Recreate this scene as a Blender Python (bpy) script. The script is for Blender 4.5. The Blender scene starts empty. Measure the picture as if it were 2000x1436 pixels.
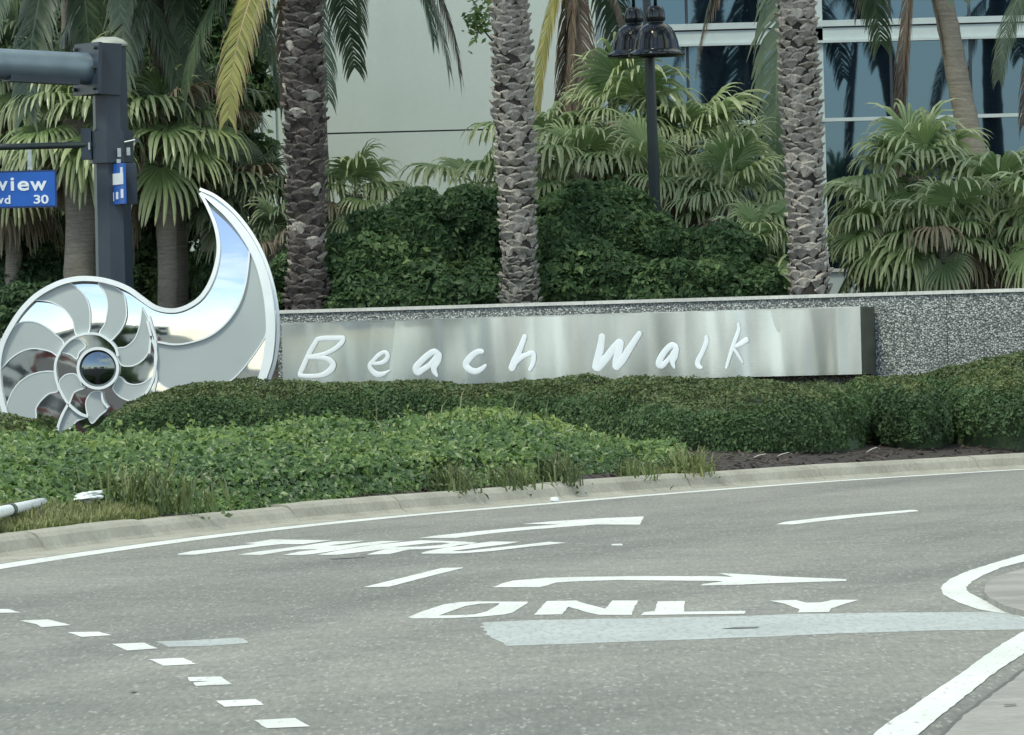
import bpy, bmesh, math, random
import numpy as np
from mathutils import Vector, Matrix
random.seed(7); rng = np.random.default_rng(7)
S = bpy.context.scene; COL = S.collection
rad = math.radians
# ------------------------------------------------------------------ camera, sky, sun, exposure
FPX, CAMH, ROLL, YH = 13000.0, 1.35, rad(1.5), 700.0          # focal length in photo pixels, eye height, roll, horizon row
RIGHT = np.array([math.cos(ROLL), 0, -math.sin(ROLL)]); UP = np.array([math.sin(ROLL), 0, math.cos(ROLL)]); FWD = np.array([0, 1.0, 0])
CAM = np.array([0, 0, CAMH])
cd = bpy.data.cameras.new('camera'); cam = bpy.data.objects.new('camera', cd); COL.objects.link(cam)
cd.sensor_fit = 'HORIZONTAL'; cd.sensor_width = 36; cd.lens = FPX / 2000 * 36; cd.shift_y = -18 / 2000
cd.clip_start = 0.5; cd.clip_end = 3000
m = Matrix.Identity(4)
for i in range(3):
    m[i][0] = RIGHT[i]; m[i][1] = UP[i]; m[i][2] = -FWD[i]; m[i][3] = CAM[i]
cam.matrix_world = m
S.camera = cam
SUN_EL, SUN_AZ = rad(58), rad(215)       # azimuth clockwise from +Y : behind the camera, a little to its left
W = bpy.data.worlds.new('World'); S.world = W; W.use_nodes = True
wn = W.node_tree; wn.nodes.clear()
wo = wn.nodes.new('ShaderNodeOutputWorld'); bg = wn.nodes.new('ShaderNodeBackground'); bg.inputs[1].default_value = 0.14
sky = wn.nodes.new('ShaderNodeTexSky'); sky.sky_type = 'NISHITA'; sky.sun_disc = False
sky.sun_elevation = SUN_EL; sky.sun_rotation = SUN_AZ; sky.air_density = 1.0; sky.dust_density = 0.6; sky.ozone_density = 1.0
tc = wn.nodes.new('ShaderNodeTexCoord'); mp = wn.nodes.new('ShaderNodeMapping'); mp.inputs['Scale'].default_value = (1, 1, 2.6)
nz = wn.nodes.new('ShaderNodeTexNoise'); nz.inputs['Scale'].default_value = 2.1; nz.inputs['Detail'].default_value = 7; nz.inputs['Roughness'].default_value = .52
cr = wn.nodes.new('ShaderNodeValToRGB'); cr.color_ramp.elements[0].position = .455; cr.color_ramp.elements[1].position = .585; mp.inputs['Location'].default_value = (-.6, 1.2, .9)
mx = wn.nodes.new('ShaderNodeMix'); mx.data_type = 'RGBA'; mx.inputs[7].default_value = (6.5, 7.0, 6.25, 1)
wl = wn.links.new
wl(tc.outputs['Generated'], mp.inputs[0]); wl(mp.outputs[0], nz.inputs['Vector']); wl(nz.outputs[0], cr.inputs[0])
wl(cr.outputs[0], mx.inputs[0]); wl(sky.outputs[0], mx.inputs[6]); wl(mx.outputs[2], bg.inputs[0]); wl(bg.outputs[0], wo.inputs[0])
sd = bpy.data.lights.new('sun', 'SUN'); sd.energy = 1.5; sd.angle = rad(10); sd.color = (1, .985, .78)
so = bpy.data.objects.new('sun', sd); COL.objects.link(so)
sv = Vector((math.sin(SUN_AZ) * math.cos(SUN_EL), math.cos(SUN_AZ) * math.cos(SUN_EL), math.sin(SUN_EL)))
so.rotation_euler = sv.to_track_quat('Z', 'Y').to_euler()
S.view_settings.view_transform = 'Standard'; S.view_settings.look = 'None'; S.view_settings.gamma = 1; S.view_settings.exposure = 0.72
S.render.engine = 'CYCLES'; S.cycles.use_denoising = True; S.cycles.max_bounces = 7; S.cycles.transparent_max_bounces = 4
S.cycles.caustics_reflective = False; S.cycles.caustics_refractive = False
# ------------------------------------------------------------------ from the photograph's rows and columns to places
def ray(x, y): return (x - 1000) / FPX * RIGHT + (YH - y) / FPX * UP + FWD
def G(x, y, z=0.0):
    d = ray(x, y); return CAM + (z - CAMH) / d[2] * d
def at(x, y, Y): return CAM + Y * ray(x, y)
def onplane(x, y, p0, n):
    d = ray(x, y); return CAM + np.dot(p0 - CAM, n) / np.dot(d, n) * d
# ------------------------------------------------------------------ building helpers
class MB:
    def __init__(s): s.v = []; s.f = []
    def add(s, vs, fs):
        o = len(s.v); s.v += [tuple(map(float, p)) for p in vs]; s.f += [tuple(i + o for i in f) for f in fs]; return s
    def box(s, c, d, ax=None):
        c = np.array(c, float); ax = np.eye(3) if ax is None else np.array(ax, float)
        vs = [c + ax[0] * d[0] * a / 2 + ax[1] * d[1] * b / 2 + ax[2] * d[2] * e / 2 for a in (-1, 1) for b in (-1, 1) for e in (-1, 1)]
        return s.add(vs, [(0, 1, 3, 2), (4, 6, 7, 5), (0, 4, 5, 1), (2, 3, 7, 6), (0, 2, 6, 4), (1, 5, 7, 3)])
    def tube(s, pts, r, seg=10, cap=True, flat=None, up=(0, 0, 1), phase=0.0):
        pts = [np.array(p, float) for p in pts]; n = len(pts)
        r = [r] * n if np.isscalar(r) else list(r)
        vs = []; fs = []
        for i, p in enumerate(pts):
            t = pts[min(i + 1, n - 1)] - pts[max(i - 1, 0)]; t = t / (np.linalg.norm(t) + 1e-12)
            u = np.array(up, float)
            if abs(np.dot(u, t)) > .97: u = np.array([0, 1.0, 0]) if abs(t[1]) < .9 else np.array([1.0, 0, 0])
            a = np.cross(u, t); a /= np.linalg.norm(a); b = np.cross(t, a)
            for k in range(seg):
                th = 2 * math.pi * k / seg + phase
                vs.append(p + a * math.cos(th) * r[i] + b * math.sin(th) * (r[i] if flat is None else flat))
        for i in range(n - 1):
            for k in range(seg):
                k2 = (k + 1) % seg; fs.append((i * seg + k, i * seg + k2, (i + 1) * seg + k2, (i + 1) * seg + k))
        if cap: fs.append(tuple(range(seg - 1, -1, -1))); fs.append(tuple((n - 1) * seg + k for k in range(seg)))
        return s.add(vs, fs)
    def lathe(s, prof, c=(0, 0, 0), seg=28):
        vs = []; fs = []; n = len(prof)
        for (r, z) in prof:
            for k in range(seg):
                a = 2 * math.pi * k / seg; vs.append((c[0] + r * math.cos(a), c[1] + r * math.sin(a), c[2] + z))
        for i in range(n - 1):
            for k in range(seg):
                k2 = (k + 1) % seg; fs.append((i * seg + k, i * seg + k2, (i + 1) * seg + k2, (i + 1) * seg + k))
        return s.add(vs, fs)
    def prism(s, poly, off):                      # polygon (3-D points) extruded by off
        n = len(poly); off = np.array(off, float); p = [np.array(q, float) for q in poly]
        vs = p + [q + off for q in p]
        fs = [tuple(range(n)), tuple(range(2 * n - 1, n - 1, -1))] + [(i, i + n, (i + 1) % n + n, (i + 1) % n) for i in range(n)]
        return s.add(vs, fs)
    def build(s, name, mat, parent=None, smooth=False, recalc=True):
        me = bpy.data.meshes.new(name); me.from_pydata(s.v, [], s.f)
        if recalc:
            bm = bmesh.new(); bm.from_mesh(me); bmesh.ops.recalc_face_normals(bm, faces=bm.faces); bm.to_mesh(me); bm.free()
        if smooth: me.polygons.foreach_set('use_smooth', [True] * len(me.polygons))
        me.materials.append(mat)
        return link(name, me, parent)
def link(name, me, parent=None):
    o = bpy.data.objects.new(name, me); COL.objects.link(o)
    if parent is not None:                        # built in world coordinates, then hung on its thing
        o.parent = parent; o.matrix_parent_inverse = worldm(parent).inverted()
    return o
def worldm(o): return (worldm(o.parent) @ o.matrix_parent_inverse if o.parent else Matrix.Identity(4)) @ o.matrix_basis
def local(name, me, parent, loc=(0, 0, 0), rot=(0, 0, 0), sc=1.0):   # a copy sharing mesh data, placed in its thing's own frame
    o = bpy.data.objects.new(name, me); COL.objects.link(o); o.parent = parent; o.location = loc; o.rotation_euler = rot
    o.scale = (sc, sc, sc) if np.isscalar(sc) else sc
    return o
def tag(o, label=None, cat=None, group=None, kind=None):
    if label: o['label'] = label
    if cat: o['category'] = cat
    if group: o['group'] = group
    if kind: o['kind'] = kind
    return o
def empty(name, loc=(0, 0, 0), rz=0):
    o = bpy.data.objects.new(name, None); COL.objects.link(o); o.location = loc; o.rotation_euler = (0, 0, rz); o.empty_display_size = .2; return o
def mesh_np(name, V, Fq, mat, attrs=None, smooth=False):
    """V (n,3), Fq (m,k) with k corners each"""
    me = bpy.data.meshes.new(name); n = len(V); mm, k = Fq.shape
    me.vertices.add(n); me.vertices.foreach_set('co', np.asarray(V, np.float32).ravel())
    me.loops.add(mm * k); me.loops.foreach_set('vertex_index', Fq.astype(np.int32).ravel())
    me.polygons.add(mm); me.polygons.foreach_set('loop_start', np.arange(0, mm * k, k, dtype=np.int32))
    me.update(calc_edges=True)
    for nm, arr in (attrs or {}).items():
        at_ = me.attributes.new(nm, 'FLOAT', 'POINT'); at_.data.foreach_set('value', np.asarray(arr, np.float32))
    if smooth: me.polygons.foreach_set('use_smooth', np.ones(mm, bool))
    me.materials.append(mat); return me
# ------------------------------------------------------------------ materials
class NT:
    def __init__(s, name):
        s.m = bpy.data.materials.new(name); s.m.use_nodes = True; s.t = s.m.node_tree; s.n = s.t.nodes; s.b = s.n['Principled BSDF']; s.l = s.t.links.new
        g = s.n.new('ShaderNodeNewGeometry'); s.pos = g.outputs['Position']
    def noise(s, scale, detail=3, rough=.5, vec=None, stretch=None):
        v = vec or s.pos
        if stretch:
            mp = s.n.new('ShaderNodeMapping'); mp.inputs['Scale'].default_value = stretch; s.l(v, mp.inputs[0]); v = mp.outputs[0]
        t = s.n.new('ShaderNodeTexNoise'); t.inputs['Scale'].default_value = scale; t.inputs['Detail'].default_value = detail; t.inputs['Roughness'].default_value = rough
        s.l(v, t.inputs['Vector']); return t.outputs[0]
    def voronoi(s, scale, out='Distance', vec=None):
        t = s.n.new('ShaderNodeTexVoronoi'); t.inputs['Scale'].default_value = scale; s.l(vec or s.pos, t.inputs['Vector']); return t.outputs[out]
    def ramp(s, fac, stops):
        r = s.n.new('ShaderNodeValToRGB'); e = r.color_ramp.elements
        while len(e) < len(stops): e.new(.5)
        for k, (p, c) in enumerate(stops): e[k].position = p; e[k].color = (*c, 1) if len(c) == 3 else c
        s.l(fac, r.inputs[0]); return r.outputs[0]
    def mix(s, fac, a, b, mode='MIX'):
        x = s.n.new('ShaderNodeMix'); x.data_type = 'RGBA'; x.blend_type = mode
        for k, v in ((0, fac), (6, a), (7, b)):
            if isinstance(v, (int, float)): x.inputs[k].default_value = v
            elif isinstance(v, tuple): x.inputs[k].default_value = (*v, 1)
            else: s.l(v, x.inputs[k])
        return x.outputs[2]
    def bump(s, h, strength=.3, dist=.01):
        b = s.n.new('ShaderNodeBump'); b.inputs['Strength'].default_value = strength; b.inputs['Distance'].default_value = dist
        s.l(h, b.inputs['Height']); s.l(b.outputs[0], s.b.inputs['Normal'])
    def attr(s, nm):
        a = s.n.new('ShaderNodeAttribute'); a.attribute_name = nm; return a.outputs['Fac']
    def objrand(s): return s.n.new('ShaderNodeObjectInfo').outputs['Random']
    def fin(s, col=None, rough=.6, metal=0, spec=.5):
        if col is not None:
            if isinstance(col, tuple): s.b.inputs['Base Color'].default_value = (*col, 1)
            else: s.l(col, s.b.inputs['Base Color'])
        if isinstance(rough, (int, float)): s.b.inputs['Roughness'].default_value = rough
        else: s.l(rough, s.b.inputs['Roughness'])
        s.b.inputs['Metallic'].default_value = metal; s.b.inputs['Specular IOR Level'].default_value = spec
        return s.m
def plain(name, c, rough=.5, metal=0, var=.12, sc=6, spec=.5):
    n = NT(name); f = n.noise(sc, 4)
    lo = tuple(x * (1 - var) for x in c); hi = tuple(min(1, x * (1 + var)) for x in c)
    return n.fin(n.ramp(f, [(.3, lo), (.7, hi)]), rough, metal, spec)
M = {}
def asphalt():
    n = NT('asphalt'); big = n.noise(.22, 4, .55); fine = n.noise(38, 3, .75, stretch=(1, .10, 1)); mid = n.noise(4.5, 5, .62, stretch=(1, .5, 1)); vm = n.n.new('ShaderNodeMapping'); vm.inputs['Scale'].default_value = (1, .12, 1); n.l(n.pos, vm.inputs[0]); spk = n.voronoi(75, 'Color', vm.outputs[0])
    rot = n.n.new('ShaderNodeVectorRotate'); rot.rotation_type = 'Z_AXIS'; rot.inputs['Angle'].default_value = rad(14); n.l(n.pos, rot.inputs['Vector'])
    track = n.noise(.55, 4, .55, vec=rot.outputs[0], stretch=(1.7, .10, 1)); stain = n.noise(.35, 5, .6)
    c = n.ramp(big, [(.28, (.170, .172, .150)), (.72, (.236, .236, .208))])
    c = n.mix(.7, c, n.ramp(mid, [(.3, (.8, .8, .8)), (.52, (1, 1, 1)), (.74, (1.16, 1.16, 1.15))]), 'MULTIPLY')
    c = n.mix(.75, c, n.ramp(track, [(.34, (.72, .73, .74)), (.5, (1, 1, 1)), (.68, (1.14, 1.14, 1.11))]), 'MULTIPLY')
    c = n.mix(n.ramp(stain, [(.58, (0, 0, 0)), (.75, (.4, .4, .4))]), c, (.13, .135, .13))
    c = n.mix(.85, c, n.ramp(fine, [(.3, (.72, .72, .72)), (.5, (1, 1, 1)), (.7, (1.32, 1.3, 1.26))]), 'MULTIPLY')
    sp = n.n.new('ShaderNodeSeparateColor'); n.l(spk, sp.inputs[0])
    c = n.mix(n.ramp(sp.outputs[0], [(.93, (0, 0, 0)), (.96, (.45, .45, .45))]), c, (.42, .41, .37))
    n.bump(fine, .5, .01); return n.fin(c, .85, 0, .3)
M['asphalt'] = asphalt()
def paint(name, c, wear=.62):
    n = NT(name); f = n.noise(30, 4, .7, stretch=(1, .14, 1)); b = n.noise(2.2, 5, .65, stretch=(1, .3, 1))
    col = n.mix(n.ramp(f, [(wear, (0, 0, 0)), (wear + .1, (.75, .75, .75))]), n.ramp(b, [(.3, tuple(x * .8 for x in c)), (.62, c)]), (.27, .275, .26))
    n.bump(f, .3, .004); return n.fin(col, .6, 0, .4)
M['paint'] = paint('white_road_paint', (.68, .695, .645), .58)
M['old_paint'] = paint('faded_grey_road_paint', (.42, .455, .43), .50)
def concrete(name, lo, hi, stain=.5):
    n = NT(name); a = n.noise(1.7, 5, .6); b = n.noise(22, 4, .65); st = n.noise(.9, 4, .6, stretch=(1, 1, 4))
    c = n.ramp(a, [(.3, lo), (.7, hi)])
    c = n.mix(.6, c, n.ramp(b, [(.3, (.72, .72, .7)), (.6, (1.12, 1.12, 1.1))]), 'MULTIPLY')
    c = n.mix(n.ramp(st, [(.52, (0, 0, 0)), (.72, (stain, stain, stain))]), c, tuple(x * .5 for x in lo))
    n.bump(b, .35, .006); return n.fin(c, .85, 0, .3)
M['kerb'] = concrete('kerb_concrete', (.29, .28, .228), (.39, .38, .32), .3)
M['slab'] = concrete('island_concrete', (.24, .235, .21), (.34, .335, .305), .5)
M['scuff'] = plain('dark_tyre_scuff', (.13, .135, .13), .9, var=.3, sc=14)
M['grime'] = plain('gutter_grime', (.10, .10, .09), .9, var=.3, sc=14)
def wallpaint():
    n = NT('painted_render_wall'); a = n.noise(.5, 4, .5); b = n.noise(12, 3, .5); st = n.noise(1.2, 4, .6, stretch=(1, 1, .08))
    c = n.ramp(a, [(.3, (.46, .53, .49)), (.7, (.505, .57, .53))]); c = n.mix(.5, c, n.ramp(b, [(.3, (.95, .95, .95)), (.7, (1.03, 1.03, 1.03))]), 'MULTIPLY')
    c = n.mix(n.ramp(st, [(.5, (0, 0, 0)), (.8, (.35, .35, .35))]), c, (.40, .46, .43)); n.bump(b, .1, .004); return n.fin(c, .85, 0, .3)
M['render_wall'] = wallpaint()
def aggregate():
    n = NT('exposed_shell_aggregate'); v = n.voronoi(44, 'Color'); d = n.voronoi(44); s2 = n.noise(70, 2, .7); b = n.noise(.8, 4)
    sp = n.n.new('ShaderNodeSeparateColor'); n.l(v, sp.inputs[0])
    c = n.ramp(sp.outputs[0], [(0, (.13, .145, .14)), (.22, (.25, .275, .26)), (.55, (.37, .40, .38)), (.8, (.50, .535, .51)), (1, (.68, .71, .68))])
    c = n.mix(n.ramp(d, [(.42, (0, 0, 0)), (.62, (.8, .8, .8))]), c, (.07, .075, .07))
    c = n.mix(.7, c, n.ramp(b, [(.3, (.72, .72, .72)), (.7, (1.12, 1.12, 1.12))]), 'MULTIPLY')
    n.bump(d, .8, .02); return n.fin(c, .7)
M['aggregate'] = aggregate()
M['cap'] = concrete('pale_wall_cap', (.5, .51, .48), (.66, .67, .63), .3)
def brushed():
    n = NT('brushed_stainless_sheet'); f = n.noise(3, 3, .6, stretch=(1, 1, 60)); g = n.noise(1.1, 3, .5, stretch=(2.2, 1, .12))
    c = n.ramp(g, [(.3, (.62, .65, .64)), (.5, (.72, .755, .75)), (.7, (.80, .84, .85))])
    n.bump(f, .05, .003); return n.fin(c, .20, 1)
M['steel'] = brushed()
M['mirror'] = plain('polished_mirror_steel', (.72, .75, .745), .03, 1, .03, 2)
M['frost'] = plain('frosted_white_sheet', (.42, .465, .455), .55, 0, .03, 2, .3)
M['frame_white'] = plain('white_painted_frame', (.80, .84, .84), .35, 0, .04)
M['letter'] = plain('white_acrylic_letter', (.82, .88, .90), .35, 0, .03)
M['pole'] = plain('dark_blue_grey_pole_paint', (.024, .037, .054), .42, 0, .2, 3)
M['arm'] = plain('blue_grey_galvanised_arm', (.17, .225, .255), .38, .35, .12, 4)
M['lamp'] = plain('black_enamel_lamp', (.012, .016, .018), .13, 0, .2, 5)
M['dark_metal'] = plain('dark_green_metal', (.03, .042, .038), .4, 0, .2)
M['galv'] = plain('galvanised_clamp', (.42, .46, .45), .4, .6, .15, 12)
M['sign_blue'] = plain('blue_sign_sheeting', (.008, .10, .44), .35, 0, .06)
M['sign_edge'] = plain('dark_blue_sign_edge', (.01, .03, .11), .4)
M['sign_white'] = plain('white_sign_sheeting', (.72, .78, .82), .4, 0, .03)
def glass():
    n = NT('blue_tinted_window_glass'); n.fin((.006, .012, .022), .03, 0, .5)
    gl = n.n.new('ShaderNodeBsdfGlossy'); gl.inputs[0].default_value = (.10, .19, .285, 1); gl.inputs[1].default_value = .025
    mx = n.n.new('ShaderNodeMixShader'); mx.inputs[0].default_value = .5
    n.l(n.b.outputs[0], mx.inputs[1]); n.l(gl.outputs[0], mx.inputs[2]); n.l(mx.outputs[0], n.n['Material Output'].inputs[0]); return n.m
M['glass'] = glass()
M['window_white'] = plain('white_window_metal', (.46, .53, .52), .45, 0, .05)
M['window_dark'] = plain('dark_window_joint', (.03, .04, .05), .4)
M['mulch'] = plain('dark_bark_mulch', (.032, .026, .021), .95, 0, .7, 30)
M['pvc'] = plain('white_plastic', (.72, .76, .75), .4, 0, .06, 8)
def leafmat(name, c0, c1, c2, tip=None, rough=.42, trans=.22, spec=.5):
    """c0 dark, c1 mid, c2 light by the leaf's own random number; tip: colour towards the leaf tip"""
    n = NT(name); r = n.attr('rnd')
    c = n.ramp(r, [(0, c0), (.5, c1), (1, c2)])
    if tip: c = n.mix(n.ramp(n.attr('t'), [(.45, (0, 0, 0)), (1, (.85, .85, .85))]), c, tip)
    o = n.objrand(); c = n.mix(.55, c, n.ramp(o, [(0, (.7, .72, .75)), (1, (1.25, 1.22, 1.1))]), 'MULTIPLY')
    n.fin(c, rough, 0, spec)
    tr = n.n.new('ShaderNodeBsdfTranslucent'); n.l(c, tr.inputs[0]); mx = n.n.new('ShaderNodeMixShader'); mx.inputs[0].default_value = trans
    n.l(n.b.outputs[0], mx.inputs[1]); n.l(tr.outputs[0], mx.inputs[2]); n.l(mx.outputs[0], n.n['Material Output'].inputs[0]); return n.m
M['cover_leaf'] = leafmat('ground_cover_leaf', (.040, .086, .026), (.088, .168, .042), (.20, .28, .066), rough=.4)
M['hedge_leaf'] = leafmat('clipped_hedge_leaf', (.050, .092, .040), (.090, .158, .064), (.155, .24, .095), rough=.55, trans=.34, spec=.3)
M['hedge_tip'] = leafmat('trimmed_olive_hedge_tip', (.095, .130, .044), (.135, .17, .06), (.18, .21, .08), rough=.6)
M['shrub_leaf'] = leafmat('dark_glossy_shrub_leaf', (.045, .088, .040), (.088, .158, .068), (.20, .29, .11), rough=.5, trans=.42, spec=.28)
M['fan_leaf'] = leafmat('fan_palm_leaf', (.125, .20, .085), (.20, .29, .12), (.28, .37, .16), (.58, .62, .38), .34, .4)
M['fan_leaf_shade'] = leafmat('shaded_fan_palm_leaf', (.06, .10, .05), (.09, .14, .065), (.13, .185, .085), (.30, .34, .20), .38, .3)  # darker copy of the fan leaf, shade put into its colour
M['fan_dry'] = leafmat('dry_fan_palm_leaf', (.13, .10, .065), (.20, .16, .10), (.28, .23, .15), (.34, .30, .22), .7, .2)
M['frond'] = leafmat('feather_palm_frond', (.05, .085, .05), (.075, .12, .07), (.12, .17, .10), (.17, .21, .14), .33, .3)
M['frond_yellow'] = leafmat('yellowing_palm_frond', (.20, .21, .05), (.30, .30, .08), (.40, .38, .12), (.34, .24, .13), .45, .3)
M['frond_dry'] = leafmat('dead_brown_palm_frond', (.09, .07, .055), (.15, .115, .09), (.21, .165, .13), (.24, .20, .16), .75, .15)
M['grass'] = leafmat('dry_grass_blade', (.09, .135, .04), (.15, .20, .065), (.24, .27, .10), (.29, .29, .14), .6, .25)
M['weed'] = leafmat('green_weed_blade', (.05, .085, .028), (.09, .14, .045), (.15, .19, .07), (.2, .2, .09), .5, .25)
M['core'] = plain('leafy_core', (.036, .068, .032), .9, 0, .4, 20)  # even dark green of the foliage inside the shrubs
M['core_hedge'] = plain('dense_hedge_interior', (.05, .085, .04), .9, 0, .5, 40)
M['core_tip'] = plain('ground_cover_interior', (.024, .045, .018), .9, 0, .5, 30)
def bark(name, lo, hi, sc=9, st=(1, 1, 1)):
    n = NT(name); a = n.noise(sc, 5, .65, stretch=st); b = n.noise(sc * 5, 3, .6, stretch=st)
    c = n.ramp(a, [(.3, lo), (.7, hi)]); c = n.mix(.7, c, n.ramp(b, [(.3, (.6, .6, .6)), (.65, (1.2, 1.18, 1.15))]), 'MULTIPLY')
    o = n.objrand(); c = n.mix(.6, c, n.ramp(o, [(0, (.62, .62, .64)), (1, (1.32, 1.28, 1.22))]), 'MULTIPLY')
    n.bump(b, .6, .02); return n.fin(c, .9, 0, .2)
M['bark_core'] = bark('date_palm_fibre', (.035, .032, .03), (.07, .062, .055), 14, (1, 1, .25))
M['bark_old'] = bark('weathered_palm_bark', (.16, .16, .14), (.36, .355, .315), 16, (1, 1, .6))
M['boot'] = bark('cut_palm_leaf_base', (.25, .238, .215), (.48, .455, .41), 12, (1, 1, .3))
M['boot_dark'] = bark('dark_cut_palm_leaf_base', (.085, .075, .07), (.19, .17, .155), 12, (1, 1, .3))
M['trunk_fan'] = bark('ringed_palm_bark', (.19, .175, .145), (.32, .30, .255), 7, (.4, .4, 5))
M['stem_brown'] = bark('brown_stem', (.04, .032, .025), (.08, .06, .045), 8)
# ------------------------------------------------------------------ ground, kerb, planting bed
def sm(t): t = np.clip(t, 0, 1); return t * t * (3 - 2 * t)
def interp(x, pts):
    xs = [p[0] for p in pts]; ys = [p[1] for p in pts]; return float(np.interp(x, xs, ys))
tag(MB().add([(-600, -600, 0), (600, -600, 0), (600, 900, 0), (-600, 900, 0)], [(0, 1, 2, 3)]).build('road', M['asphalt']), kind='structure')
EDGE_PX = [(-160, 1134), (0, 1107), (200, 1077), (400, 1050), (600, 1027), (800, 1007), (1000, 990), (1200, 973), (1400, 957), (1600, 942), (1800, 929), (2000, 917), (2200, 906)]
_e = np.array([G(*p)[:2] for p in EDGE_PX])
def cr_spline(P, n):
    P = np.vstack([2 * P[0] - P[1], P, 2 * P[-1] - P[-2]]); out = []
    for i in range(1, len(P) - 2):
        for k in range(n):
            t = k / n; a, b, c, d = P[i - 1], P[i], P[i + 1], P[i + 2]
            out.append(.5 * (2 * b + (c - a) * t + (2 * a - 5 * b + 4 * c - d) * t * t + (3 * b - a - 3 * c + d) * t ** 3))
    out.append(P[-2]); return np.array(out)
_k = np.ones(3) / 3
EDGE = cr_spline(_e, 8)
for _ in range(6): EDGE[1:-1] = (EDGE[:-2] + 2 * EDGE[1:-1] + EDGE[2:]) / 4
# carry the road edge on past the frame
d0 = EDGE[0] - EDGE[3]; d0 /= np.linalg.norm(d0); d1 = EDGE[-1] - EDGE[-4]; d1 /= np.linalg.norm(d1)
EDGE = np.vstack([[EDGE[0] + d0 * k for k in (60, 30, 15, 7, 3)], EDGE, [EDGE[-1] + d1 * k for k in (3, 7, 15, 40, 90)]])
_t = np.gradient(EDGE, axis=0); _t /= np.linalg.norm(_t, axis=1)[:, None]
NRM = np.stack([-_t[:, 1], _t[:, 0]], 1)          # towards the planting bed
def off(i, d): return EDGE[i] + NRM[i] * d
KERB_BACK = .86
def edge_mb(a, b, z, rows):
    mb = MB(); n = len(rows)
    for r0, r1 in zip(rows, rows[1:]): mb.add([(*r0[0], z), (*r1[0], z), (*r1[1], z), (*r0[1], z)], [(0, 1, 2, 3)])
    return mb
line = edge_mb(-.08, .08, .0024, [(off(i, -.135), off(i, .125)) for i in range(len(EDGE))])
tag(line.build('edge_line', M['paint']), 'long white edge line curving along the gutter beside the planted kerb', 'road marking')
kerb = tag(empty('kerb', (*EDGE[30], 0)), kind='structure')
prof = [(.13, .004), (.19, .014), (.52, .004), (.56, .03), (.60, .11), (.64, .142), (.70, .155), (.82, .152), (.86, .13), (.865, -.1)]
arc = np.concatenate([[0], np.cumsum(np.linalg.norm(np.diff(EDGE, axis=0), axis=1))])
def pos_at(s):
    s = np.clip(s, 0, arc[-1]); x = np.interp(s, arc, EDGE[:, 0]); y = np.interp(s, arc, EDGE[:, 1])
    nx = np.interp(s, arc, NRM[:, 0]); ny = np.interp(s, arc, NRM[:, 1]); l = math.hypot(nx, ny); return np.array([x, y]), np.array([nx / l, ny / l])
# joints at the columns where the photograph shows them
def arc_of(px): 
    best = None
    for i in range(len(EDGE)):
        u = CAM + 0; x = EDGE[i]; c = 1000 + x[0] / x[1] * FPX
        if best is None or abs(c - px) < best[0]: best = (abs(c - px), arc[i])
    return best[1]
joints = [0.0] + sorted([arc_of(-140) - 40, arc_of(-140) - 12, arc_of(-140), arc_of(60), arc_of(215), arc_of(425), arc_of(690), arc_of(880), arc_of(1190), arc_of(1440), arc_of(1695), arc_of(1990), arc_of(1990) + 4, arc_of(1990) + 9]) + [arc[-1]]
for s0, s1 in zip(joints, joints[1:]):
    if s1 - s0 < .3: continue
    mb = MB(); nseg = max(3, int((s1 - s0) / .5)); nseg = min(nseg, 40); dz = random.uniform(-.006, .006); dn = random.uniform(-.012, .012)
    if s1 - s0 < 30 and abs(s0 - arc_of(425)) < .1: dz -= .02
    vs = []; fs = []
    for k in range(nseg + 1):
        p, nn = pos_at(s0 + .014 + (s1 - s0 - .028) * k / nseg)
        w = random.uniform(-.006, .006)
        for (o_, z) in prof:
            q = p + nn * (o_ + (dn + w if o_ > .55 else 0)); vs.append((q[0], q[1], z + (dz + w * .4 if z > .05 else 0)))
    np_ = len(prof)
    for k in range(nseg):
        for j in range(np_ - 1): fs.append((k * np_ + j, (k + 1) * np_ + j, (k + 1) * np_ + j + 1, k * np_ + j + 1))
    fs.append(tuple(range(np_))); fs.append(tuple(nseg * np_ + j for j in range(np_ - 1, -1, -1)))
    mb.add(vs, fs); o = mb.build('kerb_segment', M['kerb'], kerb)
# joint filler under the segments

jf = MB()
for i in range(len(EDGE) - 1): jf.add([(*off(i, .58), -.05), (*off(i + 1, .58), -.05), (*off(i + 1, .6), -.05), (*off(i, .6), -.05), (*off(i, .61), .07), (*off(i + 1, .61), .07), (*off(i + 1, .6), .07), (*off(i, .6), .07)], [(4, 5, 6, 7), (0, 1, 5, 4)])
jf.build('joint_filler', M['grime'], kerb)
# planting bed : from the back of the kerb, mounded, out past the building
def bed_z(s): return .12 + .26 * (1 - np.exp(-s / 3.0))
bv = []; bf = []; steps = [0, .25, .6, 1.2, 2, 3.2, 5, 8, 13, 22, 40, 80, 160]
for i in range(len(EDGE)):
    p = off(i, KERB_BACK - .01); far = np.array([p[0] * 1.4 - 10 * (p[1] < 40), p[1] + 160])
    for s in steps:
        q = p + (far - p) * s / 160; bv.append((q[0], q[1], bed_z(s)))
ns = len(steps)
for i in range(len(EDGE) - 1):
    for j in range(ns - 1): bf.append((i * ns + j, (i + 1) * ns + j, (i + 1) * ns + j + 1, i * ns + j + 1))
tag(MB().add(bv, bf).build('planting_bed_ground', M['mulch'], smooth=True), kind='structure')
_kb = np.array([off(i, KERB_BACK) for i in range(len(EDGE))]); _kc = 1000 + _kb[:, 0] / np.maximum(_kb[:, 1], 1) * FPX; _ko = np.argsort(_kc)
_kcs, _kys = _kc[_ko], _kb[_ko, 1]
def kerb_y(px): return float(np.interp(px, _kcs, _kys))          # depth of the kerb's back along a picture column
def ground_at(px, Y): return bed_z(max(0, (Y - kerb_y(px)) * .8))
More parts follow.
